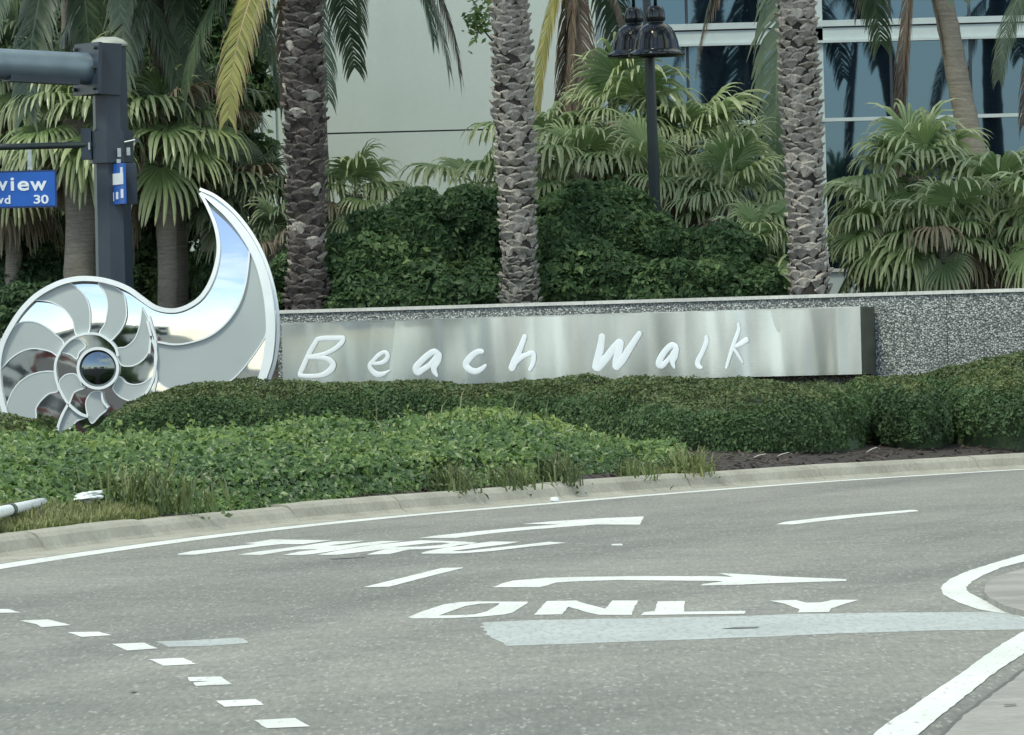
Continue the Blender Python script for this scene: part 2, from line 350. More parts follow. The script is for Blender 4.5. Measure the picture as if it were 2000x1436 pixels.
# ------------------------------------------------------------------ road markings
def gp(pts, org=(0, 0), sc=1.0, z=.0024): return [G(org[0] + x / sc, org[1] + y / sc, z) for x, y in pts]
def rough_edge(poly, amp, step=.16):
    out = []; n = len(poly)
    for i in range(n):
        p, q = np.array(poly[i]), np.array(poly[(i + 1) % n]); m_ = max(1, min(60, int(np.linalg.norm(q - p) / step)))
        for k in range(m_):
            r = p + (q - p) * k / m_; r[0] += random.gauss(0, amp * .5); r[1] += random.gauss(0, amp); out.append(r)
    return out
def sheet(name, poly, mat, parent=None, hole=None):
    if mat in (M['paint'], M['old_paint']): poly = rough_edge(poly, .004 if mat == M['paint'] else .02)
    bm = bmesh.new()
    def loop(pp):
        vs = [bm.verts.new(p) for p in pp]; return [bm.edges.new((vs[i], vs[(i + 1) % len(vs)])) for i in range(len(vs))]
    es = loop(poly) + (loop(hole) if hole else [])
    bmesh.ops.triangle_fill(bm, edges=es, use_beauty=True)
    for f in bm.faces:
        f.normal_update()
        if f.normal.z < 0: f.normal_flip()
    me = bpy.data.meshes.new(name); bm.to_mesh(me); bm.free(); me.materials.append(mat); return link(name, me, parent)
only = tag(empty('lane_word', G(1240, 1200)), 'white word ONLY painted in the turn lane above the faded grey bar', 'road marking')
D, E_ = (780, 1100), (1220, 1100); Ds, Es = 4.348, 4.167
sheet('letter', gp([(75, 460), (180, 415), (380, 350), (520, 330), (650, 325), (1090, 328), (1080, 345), (960, 420), (900, 435), (700, 455), (400, 468), (120, 470)], D, Ds), M['paint'], only,
      gp([(335, 445), (560, 365), (680, 345), (850, 340), (840, 355), (740, 410), (640, 435), (500, 442)], D, Ds))
sheet('letter', gp([(1043, 1201), (1067.5, 1174), (1125, 1173), (1139, 1178), (1182, 1189), (1196, 1173), (1246.5, 1173), (1240, 1185), (1233, 1201), (1172, 1201), (1150, 1197), (1110, 1185), (1106, 1190), (1097, 1200)]), M['paint'], only)
sheet('letter', gp([(135, 420), (160, 400), (245, 390), (270, 312), (490, 308), (480, 395), (985, 388), (975, 412), (140, 422)], E_, Es), M['paint'], only)
sheet('letter', gp([(1185, 305), (1390, 300), (1480, 322), (1590, 320), (1700, 298), (1910, 298), (1800, 330), (1680, 370), (1665, 398), (1410, 402), (1420, 375), (1300, 330)], E_, Es), M['paint'], only)
th = tag(empty('lane_word', G(700, 1083)), 'white word THRU painted in the far lane, squashed by the low view', 'road marking')
A_, B_ = (330, 1030), (660, 1030); As, Bs = 5.0, 4.255
sheet('letter', gp([(75, 262), (220, 232), (600, 190), (850, 162), (730, 157), (870, 140), (1000, 118), (1590, 127), (1450, 145), (1310, 165), (1090, 165), (900, 185), (600, 225), (350, 255), (250, 268), (90, 268)], A_, As), M['paint'], th)
hh = sheet('letter', gp([(670, 268), (860, 238), (1300, 182), (1600, 138), (1915, 131), (1750, 155), (1560, 177), (1660, 178), (1800, 163), (2075, 134), (2285, 135), (2150, 150), (1850, 190), (1650, 225), (1400, 262), (1300, 270), (1110, 270), (1300, 233), (1470, 215), (1250, 217), (1050, 245), (900, 270)], A_, As), M['paint'], th)
sheet('letter', gp([(-174, 228), (20, 190), (300, 145), (690, 108), (1050, 118), (1160, 128), (1050, 150), (880, 170), (700, 182), (590, 185), (430, 222), (240, 228), (290, 210), (400, 182), (200, 205), (0, 228), (-80, 230)], B_, Bs), M['paint'], th,
      gp([(460, 165), (700, 160), (850, 148), (935, 131), (860, 127), (770, 130)], B_, Bs))
sheet('letter', gp([(690, 212), (760, 195), (1000, 150), (1280, 118), (1510, 120), (1400, 140), (1200, 165), (1000, 190), (940, 198), (1050, 198), (1300, 170), (1500, 150), (1750, 120), (1900, 128), (1800, 140), (1600, 160), (1300, 195), (1100, 212), (950, 219), (700, 219)], B_, Bs), M['paint'], th)
tag(sheet('lane_arrow', gp([(150, 205), (280, 185), (620, 150), (980, 118), (1240, 98), (960, 93), (1200, 72), (1600, 48), (1910, 35), (1880, 100), (1540, 98), (1280, 118), (1000, 140), (700, 170), (440, 203)], (780, 1000), 4), M['paint']), 'white straight-ahead arrow painted just past the word THRU', 'road marking')
tag(sheet('lane_arrow', [G(x, y, .0024) for x, y in [(780 + a / Ds, 1100 + b / Ds) for a, b in [(795, 205), (880, 170), (970, 148), (1250, 125), (1500, 118), (1910, 112)]] + [(1220 + a / Es, 1100 + b / Es) for a, b in [(0, 106), (750, 106), (880, 113), (760, 80), (1070, 95), (1300, 110), (1800, 130), (1805, 145), (1150, 165), (960, 175), (610, 182), (640, 170), (800, 149), (750, 146), (0, 138)]] + [(780 + a / Ds, 1100 + b / Ds) for a, b in [(1910, 142), (1500, 155), (1330, 165), (1200, 205)]]], M['paint']), 'white right-turn arrow painted just beyond the word ONLY', 'road marking')
tag(sheet('lane_dash', gp([(709, 1147), (760, 1146), (865, 1119), (905, 1109.5), (904, 1108.5), (862, 1109.5), (800, 1125)]), M['paint']), 'short white lane dash left of the right-turn arrow', 'road marking', 'white lane dashes')
tag(sheet('lane_dash', gp([(1118, 117), (1180, 117), (1400, 92), (1625, 70), (1622, 66), (1600, 65), (1350, 85), (1150, 108)], (900, 960), 1.818), M['paint']), 'far white lane dash below the mulch and clipped bushes', 'road marking', 'white lane dashes')
tag(sheet('paint_fleck', gp([(1660, 250), (1740, 248), (1745, 262), (1655, 262)], (780, 1000), 4), M['paint']), 'tiny white paint fleck right of the word THRU', 'road marking')
tag(sheet('stop_bar', gp([(940, 1216), (1050, 1211), (1240, 1207.5), (1460, 1203), (1560, 1198.5), (1640, 1198), (1828, 1195.5), (1936, 1195.5), (1987, 1200), (2040, 1215), (2040, 1228), (2000, 1229.5), (1828, 1231.5), (1640, 1237.5), (1440, 1246), (1228, 1253), (1100, 1258), (992, 1261), (973, 1252), (955, 1246), (949, 1233)], z=.0012), M['old_paint']), 'wide faded grey-blue bar painted across the turn lane under ONLY', 'road marking')
tag(sheet('scrape_mark', gp([(780, 534), (900, 520), (1100, 516), (1080, 526), (900, 533)], E_, Es, z=.0036), M['scuff']), 'thin dark scrape in the middle of the faded grey bar', 'road stain')
tag(sheet('scrape_mark', gp([(1550, 305), (1700, 298), (1900, 286), (1915, 292), (1750, 302), (1600, 309)], A_, As, z=.0036), M['scuff']), 'thin dark scrape on the asphalt just below the word THRU', 'road stain')
tag(sheet('scrape_mark', gp([(728, 630), (760, 627), (762, 634), (735, 637)], (0, 1130), 2.857, z=.0036), M['grime']), 'small dark spot on the asphalt left of the dotted line', 'road stain')
DOTS = [([(-180, 170), (45, 170), (115, 190), (-100, 193)], 'white dotted-line block cut by the left edge of the view'),
 ([(110, 235), (270, 228), (395, 260), (235, 272), (205, 255)], 'chipped white dotted-line block, second from the left'),
 ([(378, 300), (548, 297), (628, 316), (460, 326)], 'thin white dotted-line block, third from the left'),
 ([(620, 365), (800, 358), (882, 390), (712, 402)], 'white dotted-line block touching the grey patch of old paint'),
 ([(833, 450), (1025, 443), (1095, 478), (912, 487)], 'white dotted-line block just below the grey patch of old paint'),
 ([(1047, 550), (1230, 547), (1295, 590), (1090, 600), (1078, 580), (1170, 572), (1060, 574)], 'white dotted-line block with a notch broken out of its left side'),
 ([(1205, 682), (1425, 672), (1475, 705), (1255, 716)], 'white dotted-line block, second nearest to the camera'),
 ([(1420, 790), (1645, 777), (1728, 825), (1490, 835)], 'white dotted-line block, largest and nearest to the camera')]
for pl, lb in DOTS: tag(sheet('dotted_line_block', gp(pl, (0, 1130), 2.857), M['paint']), lb, 'road marking', 'blocks of the dotted guide line')
tag(sheet('paint_patch', gp([(870, 352), (1050, 345), (1330, 328), (1400, 358), (1180, 375), (930, 380)], (0, 1130), 2.857, z=.0012), M['old_paint']), 'short patch of faded grey paint beside the dotted line', 'road marking')
N6 = (1640, 1050); n6 = 3.72
tag(sheet('island_line', gp([(1500, 75), (1339, 120), (1100, 190), (940, 240), (800, 300), (750, 340), (735, 370), (745, 400), (760, 420), (860, 470), (1000, 520), (1140, 545), (1260, 555), (1339, 590), (1420, 640), (1480, 640), (1400, 570), (1339, 540), (1200, 505), (1050, 455), (940, 400), (922, 378), (920, 360), (960, 320), (1050, 270), (1180, 215), (1339, 175), (1500, 130)], N6, n6), M['paint']), 'white line bending round the nose of the traffic island', 'road marking')
tag(sheet('island_line', gp([(1480, 600), (1339, 680), (1180, 770), (1000, 900), (850, 1010), (740, 1080), (640, 1150), (480, 1260), (340, 1350), (235, 1436), (100, 1540), (430, 1540), (570, 1436), (700, 1320), (850, 1200), (980, 1100), (1100, 1000), (1339, 840), (1480, 745)], N6, n6, z=.0036), M['paint']), 'broad white line running down to the bottom right corner', 'road marking')
def slab(name, px, h, mat, side):
    top = [G(N6[0] + x / n6, N6[1] + y / n6, h) for x, y in px]
    mb = MB().prism([np.array(p) for p in top], (0, 0, -h - .05)); return mb.build(name, mat)
tag(slab('traffic_island', [(2600, -60), (1339, 225), (1200, 262), (1120, 290), (1060, 340), (1050, 390), (1080, 430), (1200, 495), (1339, 530), (1500, 570), (2600, 700)], .035, M['slab'], 0), kind='structure')
rag = []
for k in range(40):
    t = k / 39; x = 1600 + (560 - 1600) * t; y = np.interp(x, [560, 770, 900, 1050, 1150, 1339, 1600], [1640, 1436, 1300, 1190, 1110, 970, 780]); rag.append((x + random.uniform(-9, 9), y + random.uniform(-9, 9)))
tag(slab('pavement', rag + [(900, 2600), (2600, 2600), (2600, 900)], .03, M['slab'], 0), kind='structure')
gs = [G(N6[0] + x / n6 - 10, N6[1] + y / n6, .0006) for x, y in rag]; gs2 = [G(N6[0] + x / n6 + 6, N6[1] + y / n6 + 3, .0006) for x, y in rag]
tag(sheet('joint_crack', gs + gs2[::-1], M['grime']), 'ragged dark gap between asphalt and pavement slab, bottom right', 'road stain')
tag(sheet('scrape_mark', gp([(1190, 1212), (1285, 1207), (1280, 1214), (1200, 1218)], N6, n6, z=.036), M['grime']), 'dark scuff on the pavement slab at the bottom right', 'road stain')
# ------------------------------------------------------------------ aggregate wall, steel sign panel with its lettering
WL, WR = at(540, 605, 83.2), at(2000, 563, 79.2)
wd = np.array([WR[0] - WL[0], WR[1] - WL[1], 0]); wd /= np.linalg.norm(wd); wnm = np.array([wd[1], -wd[0], 0])      # along the wall, and its face towards the road
if wnm[1] > 0: wnm = -wnm
ZUP = np.array([0, 0, 1.0]); WTOP = 2.025
w0 = np.array([WL[0], WL[1], 0]); WLEN = 17.0
wall = tag(empty('garden_wall', w0), 'long pebbled aggregate wall with a pale cap behind the steel lettered panel', 'wall')
AX = [wd, -wnm, ZUP]
def wbox(mb, s0, s1, f0, f1, z0, z1):      # s along the wall, f = distance in front of the wall's face
    c = w0 + wd * (s0 + s1) / 2 + wnm * (f0 + f1) / 2 + ZUP * (z0 + z1) / 2
    return mb.box(c, (s1 - s0, f1 - f0, z1 - z0), [wd, wnm, ZUP])
JS = [0, 5.3, 8.9, 10.15, 13.6, 17.0]
for a, b in zip(JS, JS[1:]): wbox(MB(), a + .004, b - .004, -.35, 0, -.1, WTOP - .044).build('wall_panel', M['aggregate'], wall)
for a, b in zip([0, 4.2, 8.4, 12.7], [4.2, 8.4, 12.7, 17.0]): wbox(MB(), a - (.03 if a == 0 else -.003), b - .003, -.38, .025, WTOP - .042, WTOP).build('cap_stone', M['cap'], wall)
wbox(MB(), .02, WLEN - .02, -.30, -.05, -.1, WTOP - .06).build('wall_core', M['grime'], wall)
PF = .50                                   # how far the panel's face stands in front of the wall
pp0 = w0 + wnm * PF
def onpanel(x, y, lift=0.0): return onplane(x, y, pp0 + wnm * lift, wnm)
s_of = lambda p: float(np.dot(np.array(p) - w0, wd))
pa, pb = onpanel(550, 628), onpanel(1680, 605); pc, pe = onpanel(553, 755), onpanel(1680, 735)
PS0, PS1 = s_of(pa), s_of(pb); PZ1 = (pa[2] + pb[2]) / 2; PZ0 = (pc[2] + pe[2]) / 2
sign = tag(empty('sign_panel', w0 + wd * (PS0 + PS1) / 2 + wnm * .3), 'brushed stainless steel box sign reading Beach Walk in white letters', 'sign')
NX, NZ = 220, 14
V = []; Fq = []
def wav(s, z):
    return (.016 * math.sin(s * 2.3 + .4 * z) + .0075 * math.sin(s * 6.1 + 1.3 + .8 * math.sin(2 * z)) + .0016 * math.sin(s * 15.7 + z * 1.6) * (1 + max(0, (s - 4.5) * .25)) + .0005 * math.sin(s * 31 + 2 * z) + .035 * math.exp(-((s - PS1 + .28) / .16) ** 2)) * min(1, (s - PS0) * 1.2 + .15) - .012
for j in range(NZ + 1):
    for i in range(NX + 1):
        s = PS0 + (PS1 - PS0) * i / NX; z = PZ0 + (PZ1 - PZ0) * j / NZ; e = min(1, 6 * min(i / NX, 1 - i / NX) * 4)
        V.append(w0 + wd * s + wnm * (PF + wav(s, z) * e) + ZUP * z)
for j in range(NZ):
    for i in range(NX): a = j * (NX + 1) + i; Fq.append((a, a + 1, a + NX + 2, a + NX + 1))
me = mesh_np('sign_face', np.array(V), np.array(Fq), M['steel'], smooth=True); pface = link('sign_face', me, sign)
bx = MB(); wbox(bx, PS0 + .003, PS1 - .003, .03, PF - .03, PZ0 + .003, PZ1 - .003); bx.build('box_back', M['steel'], sign)
ends = MB(); rs = [(PF - .0, 0), (PF - .03, .012), (PF - .15, .02), (.10, .02), (.03, .008)]
for (f0, x0), (f1, x1) in zip(rs, rs[1:]):
    q = [w0 + wd * (PS1 + x0) + wnm * f0, w0 + wd * (PS1 + x1) + wnm * f1]
    ends.add([q[0] + ZUP * PZ0, q[1] + ZUP * PZ0, q[1] + ZUP * PZ1, q[0] + ZUP * PZ1], [(0, 1, 2, 3)])
ends.build('end_return', plain('darker_steel_return', (.20, .215, .19), .35, 1, .1), sign, smooth=True)
rm = MB(); wbox(rm, PS0, PS1, PF - .03, PF + .002, PZ1 - .002, PZ1 + .01); rm.build('top_trim', M['steel'], sign)
LET = [((560, 620), 5.882, [[(350, 255, 26), (300, 340, 28), (250, 430, 29), (195, 550, 29), (148, 655, 27)], [(350, 255, 26), (420, 242, 27), (530, 240, 28), (650, 238, 27)],
          [(652, 238, 26), (640, 280, 27), (600, 325, 27), (540, 372, 25), (440, 420, 24), (330, 445, 24), (250, 455, 20)],
          [(250, 465, 20), (400, 465, 24), (480, 485, 28), (532, 530, 34), (520, 590, 36), (460, 640, 33), (380, 670, 26), (250, 676, 23), (145, 668, 22)]]),
       ((560, 620), 5.882, [[(985, 535, 18), (1060, 528, 22), (1120, 500, 26), (1148, 455, 26), (1138, 415, 24), (1100, 403, 22), (1040, 440, 24), (985, 500, 24), (945, 550, 26), (960, 600, 26), (1000, 640, 30), (1050, 658, 30), (1110, 645, 22), (1172, 614, 10)]]),
       ((560, 620), 5.882, [[(1745, 440, 36), (1690, 396, 34), (1610, 440, 34), (1530, 515, 36), (1480, 580, 40), (1500, 630, 38), (1560, 600, 32), (1640, 545, 30), (1705, 470, 30), (1745, 430, 34)], [(1745, 430, 36), (1735, 500, 34), (1690, 565, 36), (1690, 620, 30), (1720, 672, 16)]]),
       ((880, 620), 10., [[(635, 672, 42), (560, 668, 50), (450, 725, 58), (350, 830, 64), (300, 920, 62), (350, 1000, 60), (440, 1048, 56), (530, 1050, 54), (620, 1005, 46), (695, 938, 30)]]),
       ((880, 620), 10., [[(1450, 365, 46), (1410, 480, 52), (1340, 660, 60), (1260, 840, 70), (1195, 1000, 68)], [(1230, 930, 50), (1350, 800, 55), (1480, 735, 46), (1590, 700, 48), (1622, 770, 46), (1605, 900, 44), (1545, 1025, 36)]]),
       ((1130, 610), 5.556, [[(245, 255, 33), (228, 370, 38), (195, 520, 46), (183, 600, 50)], [(190, 600, 48), (290, 500, 42), (370, 400, 42), (440, 325, 40)], [(450, 325, 38), (430, 430, 40), (405, 530, 42), (402, 595, 40)], [(402, 598, 38), (470, 520, 40), (560, 380, 36), (665, 228, 28)]]),
       ((1130, 610), 5.556, [[(1062, 385, 30), (1015, 357, 30), (950, 410, 32), (890, 500, 34), (872, 560, 36), (905, 578, 32), (950, 540, 26), (1010, 470, 24), (1060, 395, 28)], [(1065, 395, 28), (1048, 480, 30), (1020, 540, 28), (1040, 605, 12)]]),
       ((1130, 610), 5.556, [[(1390, 262, 18), (1390, 330, 26), (1345, 440, 25), (1298, 535, 28), (1305, 585, 26), (1338, 605, 16)]]),
       ((1130, 610), 5.556, [[(1735, 125, 14), (1738, 195, 20), (1695, 320, 22), (1650, 460, 20), (1606, 605, 14)], [(1822, 298, 28), (1770, 335, 26), (1715, 370, 20)], [(1690, 400, 16), (1735, 470, 16), (1782, 552, 10)]])]
for org, sc, strokes in LET:
    mb = MB()
    for sidx, st in enumerate(strokes):
        P = np.array(st, float); Q = cr_spline(P, 5); pts = []; rr = []
        hw = onpanel(1000 + 100, 700)[0] - onpanel(1000, 700)[0]; k = hw / 100 / wd[0]
        Qn = len(Q)
        first = Q[0] - (Q[1] - Q[0]) / (np.linalg.norm((Q[1] - Q[0])[:2]) + 1e-9) * Q[0][2] * .75; last = Q[-1] + (Q[-1] - Q[-2]) / (np.linalg.norm((Q[-1] - Q[-2])[:2]) + 1e-9) * Q[-1][2] * .75
        def put(x, y, w): q_ = onpanel(org[0] + x / sc, org[1] + y / sc); pts.append(q_ + wnm * (wav(s_of(q_), q_[2]) + .006 + .0008 * sidx)); rr.append(w / sc * k)
        put(first[0], first[1], Q[0][2] * .3)
        mid = (first + Q[0]) / 2; put(mid[0], mid[1], Q[0][2] * .8)
        for q in Q: put(*q)
        mid = (last + Q[-1]) / 2; put(mid[0], mid[1], Q[-1][2] * .8); put(last[0], last[1], Q[-1][2] * .3)
        mb.tube(pts, rr, 10, flat=.004, up=wnm)
    mb.build('letter', M['letter'], pface)
# ------------------------------------------------------------------ nautilus sculpture
SY = 79.6
ZB = at(250, 850, SY)[2]
def lean(z): t = (z - ZB) / 3.0; return .80 * max(0., t - .40) ** 2
def sp(x, y, dy=0.0):
    p = at(x, y, SY); p[1] += lean(p[2]) + dy; return p
sc_ = tag(empty('shell_sculpture', (at(250, 860, SY)[0], SY, ZB)), 'white-framed nautilus shell sculpture of frosted and mirrored sheets', 'sculpture')
OUT = [(388, 368), (420, 384), (455, 414), (487, 454), (512, 500), (528, 550), (537, 600), (539, 650), (533, 700), (521, 740), (508, 775)]
INN = [(388, 368), (405, 405), (418, 440), (424, 480), (420, 515), (408, 550), (388, 580), (362, 597), (335, 603), (305, 597), (280, 580), (255, 562), (225, 549), (190, 541), (150, 541), (110, 551), (70, 574), (40, 604), (15, 642), (0, 676), (-6, 715), (-4, 760), (6, 800), (18, 835)]
OUTs = cr_spline(np.array(OUT, float), 4); INNs = cr_spline(np.array(INN, float), 4)
sil = [tuple(p) for p in OUTs] + [(430, 800), (330, 830), (200, 850), (120, 852), (60, 845)] + [tuple(p) for p in INNs[::-1][:-1]]
def sheetmesh(name, poly, dy, mat, wave=0.0, cut=9.0, thick=0.0):
    bm = bmesh.new(); vs = [bm.verts.new((x, y, 0)) for x, y in poly]
    es = [bm.edges.new((vs[i], vs[(i + 1) % len(vs)])) for i in range(len(vs))]
    bmesh.ops.triangle_fill(bm, edges=es, use_beauty=True)
    xs = [p[0] for p in poly]; ys = [p[1] for p in poly]
    for k in range(1, int((max(xs) - min(xs)) / cut) + 1): bmesh.ops.bisect_plane(bm, geom=bm.verts[:] + bm.edges[:] + bm.faces[:], plane_co=(min(xs) + k * cut, 0, 0), plane_no=(1, 0, 0), dist=1e-4)
    for k in range(1, int((max(ys) - min(ys)) / cut) + 1): bmesh.ops.bisect_plane(bm, geom=bm.verts[:] + bm.edges[:] + bm.faces[:], plane_co=(0, min(ys) + k * cut, 0), plane_no=(0, 1, 0), dist=1e-4)
    for v in bm.verts:
        x, y = v.co.x, v.co.y; w = wave * (math.sin(x * .030 + y * .012) + .6 * math.sin(y * .045 - x * .02 + 1.1))
        v.co = sp(x, y, dy + w)
    for f in bm.faces:
        f.normal_update(); f.smooth = not thick
        if f.normal.y > 0: f.normal_flip()
    if thick: bmesh.ops.solidify(bm, geom=bm.faces[:], thickness=-thick)
    me = bpy.data.meshes.new(name); bm.to_mesh(me); bm.free(); me.materials.append(mat); return link(name, me, sc_)
sheetmesh('mirror_sheet', sil, .02, M['mirror'], .0022)
def band(name, pts, w, dy0, dy1, mat=None, n=5, parent=None):     # a flat-bar frame following a curve in the sculpture's plane
    Q = cr_spline(np.array(pts, float), n); T = np.gradient(Q, axis=0); T /= np.linalg.norm(T, axis=1)[:, None]; N = np.stack([-T[:, 1], T[:, 0]], 1)
    ww = np.interp(np.linspace(0, 1, len(Q)), np.linspace(0, 1, len(w)), w) if hasattr(w, '__len__') else np.full(len(Q), w)
    vs = []; fs = []
    for i in range(len(Q)):
        a = Q[i] + N[i] * ww[i]; b = Q[i] - N[i] * ww[i]; vs += [sp(*a, dy0), sp(*b, dy0), sp(*b, dy1), sp(*a, dy1)]
    for i in range(len(Q) - 1):
        for k in range(4): fs.append((i * 4 + k, i * 4 + (k + 1) % 4, i * 4 + 4 + (k + 1) % 4, i * 4 + 4 + k))
    fs += [(0, 1, 2, 3), tuple(len(vs) - 4 + k for k in (3, 2, 1, 0))]
    return MB().add(vs, fs).build(name, mat or M['frame_white'], parent or sc_)
band('outer_rim', [(394, 378), (418, 396), (450, 424), (480, 462), (504, 506), (519, 553), (527, 602), (529, 650), (524, 700), (513, 738), (501, 772)], [2, 5, 7, 8, 8, 9, 9, 9, 9, 8, 8], -.13, .10)
band('outer_rim_edge', [(388, 368), (420, 383), (456, 413), (489, 454), (514, 500), (531, 550), (541, 602), (543, 650), (538, 700), (526, 740), (513, 775)], 3.0, -.02, .13)
band('horn_rim', [(390, 376), (407, 408), (421, 443), (427, 481), (423, 517), (411, 553), (391, 583), (363, 601), (335, 607), (304, 601), (278, 584), (253, 566), (223, 553), (190, 545.5), (150, 545), (112, 555), (73, 577), (43, 607), (19, 644), (4, 677), (-2, 715), (0, 760), (10, 802), (22, 835)], [3, 4, 4.5, 5, 5, 5], -.13, .10)
c4 = lambda L: [(x / 4.103, 520 + y / 4.103) for x, y in L]
c5 = lambda L: [(280 + x / 3.418, 360 + y / 3.418) for x, y in L]
BL = [c4([(235, 275), (330, 200), (430, 145), (540, 130), (620, 175), (690, 250), (720, 340), (725, 430), (710, 535), (615, 550), (590, 450), (540, 370), (480, 320), (400, 285), (310, 275)]),
 c4([(785, 128), (900, 160), (985, 215), (1010, 300), (1015, 400), (985, 490), (930, 560), (880, 595), (800, 540), (840, 470), (860, 380), (865, 300), (840, 210)]),
 c4([(1140, 330), (1200, 450), (1215, 560), (1205, 660), (1160, 740), (1090, 790), (1020, 802), (965, 780), (935, 665), (1000, 650), (1070, 600), (1110, 520), (1130, 430)]),
 c4([(5, 800), (20, 690), (50, 580), (95, 505), (150, 460), (230, 440), (310, 455), (390, 500), (460, 560), (515, 620), (475, 720), (420, 690), (330, 665), (230, 665), (130, 710), (60, 770), (15, 820)]),
 c4([(50, 1240), (55, 1190), (60, 1110), (100, 1010), (160, 930), (250, 870), (350, 845), (440, 850), (450, 910), (468, 1000), (400, 1020), (330, 1080), (290, 1150), (275, 1240)]),
 c4([(495, 690), (530, 620), (590, 585), (640, 590), (690, 640), (640, 690), (618, 745), (570, 710)]),
 c4([(480, 915), (530, 870), (600, 865), (640, 905), (660, 955), (685, 975), (600, 1010), (565, 1090), (545, 1100), (510, 1040), (485, 975)]),
 c4([(705, 1195), (690, 1100), (720, 1030), (760, 1005), (820, 1010), (830, 1080), (865, 1140), (800, 1200), (740, 1260)]),
 c4([(905, 980), (955, 885), (1010, 930), (1080, 950), (1160, 930), (1225, 885), (1205, 970), (1130, 1060), (1050, 1080), (970, 1050), (925, 1010)]),
 c4([(548, 1115), (500, 1200), (470, 1290), (480, 1380), (540, 1330), (620, 1240), (690, 1215), (640, 1180)]),
 c5([(708, 420), (703, 520), (680, 680), (630, 820), (540, 940), (430, 1020), (300, 1060), (200, 1070), (90, 1052), (80, 1100), (85, 1200), (92, 1300), (160, 1360), (260, 1395), (370, 1400), (480, 1365), (600, 1300), (700, 1190), (790, 1060), (822, 990), (826, 860), (800, 700), (760, 550)])]
for b in BL:
    q = cr_spline(np.array(b + [b[0]], float), 4)[:-1]
    fb = sheetmesh('frosted_blade', [tuple(p) for p in q], -.06, M['frost'], 0, 40, .02)
    band('blade_edge', [tuple(p) for p in q[::2]] + [tuple(q[0])], 1.1, -.085, -.03, n=2, parent=fb)
for L, w in (([(710, 1205), (640, 1180), (550, 1100), (490, 1000), (455, 900), (447, 800), (470, 715), (525, 628), (600, 570), (700, 541), (800, 549), (880, 597), (930, 655), (950, 720)], 2.4),
             ([(1185, 440), (1215, 560), (1245, 650), (1255, 730), (1245, 820), (1228, 910), (1185, 1000), (1120, 1070), (1060, 1110)], 2.4),
             ([(1215, 560), (1205, 640), (1200, 700)], 2), ([(550, 1105), (500, 1200), (468, 1300), (470, 1400)], 2.6), ([(820, 1010), (830, 1080), (870, 1135)], 2)):
    band('spiral_rib', c4(L), w, -.12, .0)
for nm, pts, w in (('horn_seam', c5([(708, 415), (703, 520), (680, 680), (630, 820), (540, 940), (430, 1020), (300, 1060), (200, 1070), (88, 1052)]), 1.6), ('horn_seam', c5([(40, 880), (62, 960), (85, 1050), (82, 1200), (88, 1300), (60, 1420)]), 2.4),
                   ('horn_seam', c5([(706, 418), (765, 550), (805, 700), (832, 860), (830, 1000), (815, 1120), (770, 1370)]), 3.2)):
    band(nm, pts, w, -.11, 0)
hub = MB(); cx, cy, rr_ = 192.5, 719.5, 41.0; k = SY / FPX; cpt = sp(cx, cy)
vs = []; fs = []; SEG = 48
for j, (r, d) in enumerate(((41.5, .0), (41.5, -.15), (36, -.15), (36, -.02))):
    for i in range(SEG): a = 2 * math.pi * i / SEG; vs.append(cpt + np.array([math.cos(a) * r * k, d, math.sin(a) * r * k]))
for j in range(3):
    for i in range(SEG): fs.append((j * SEG + i, j * SEG + (i + 1) % SEG, (j + 1) * SEG + (i + 1) % SEG, (j + 1) * SEG + i))
hub.add(vs, fs).build('hub_ring', M['frame_white'], sc_)
dm = []; df = []; RN = 10
for j in range(RN + 1):
    r = 37 * j / RN; d = -.135 + .035 * (j / RN) ** 2
    for i in range(SEG): a = 2 * math.pi * i / SEG; dm.append(cpt + np.array([math.cos(a) * r * k, d, math.sin(a) * r * k]))
for j in range(RN):
    for i in range(SEG): df.append((j * SEG + i, j * SEG + (i + 1) % SEG, (j + 1) * SEG + (i + 1) % SEG, (j + 1) * SEG + i))
MB().add(dm, df).build('mirror_dome', plain('dark_mirror_glass', (.17, .20, .215), .05, 1, .05), sc_, smooth=True)
for x in (80, 200, 330, 470): p = at(x, 850, SY); MB().tube([(p[0], SY + .12, ZB - .5), (p[0], SY + .12 , ZB + .7)], .05).build('support_post', M['galv'], sc_)
# ------------------------------------------------------------------ signal pole, arms, street-name signs
PY = 85.5
def px_pole(y): return np.interp(y, [75, 600, 900], [212, 227, 236])
base = at(236, 900, PY); pbx = base[0]
pole_x = at(219, 350, PY)[0]; gz = ground_at(225, PY)
ptop = at(212, 92, PY)[2]
pole = tag(empty('traffic_signal_pole', (pole_x, PY, gz)), 'dark octagonal traffic signal pole rising behind the shell sculpture', 'pole')
MB().tube([(pole_x, PY, gz - .2), (pole_x, PY, ptop)], [.262, .222], 8, phase=math.pi / 8 + .25).build('pole_shaft', M['pole'], pole)
MB().tube([(pole_x, PY, gz - .1), (pole_x, PY, gz + .05)], .42, 8, phase=math.pi / 8).build('base_plate', M['pole'], pole)
MB().lathe([(.001, .10), (.10, .095), (.19, .06), (.245, .01), (.25, -.03), (.22, -.03)], (pole_x, PY, ptop + .03), 24).build('pole_cap', plain('pale_pole_cap', (.36, .38, .33), .5), pole, smooth=True)
ac = at(185, 138, PY)[2]                          # height of the arm's root
adir = np.array([-math.cos(rad(32)), -math.sin(rad(32)), .05]); adir /= np.linalg.norm(adir)
aside = np.array([adir[1], -adir[0], 0]); aside /= np.linalg.norm(aside); aup = np.cross(aside, adir); aup = aup if aup[2] > 0 else -aup
pc_ = np.array([pole_x, PY, ac])
MB().box(pc_ + adir * .12, (.32, .50, .66), [adir, aside, aup]).build('arm_bracket', M['pole'], pole)
fl = MB().box(pc_ + adir * .315, (.05, .66, .66), [adir, aside, aup]).build('flange_plate', M['pole'], pole)
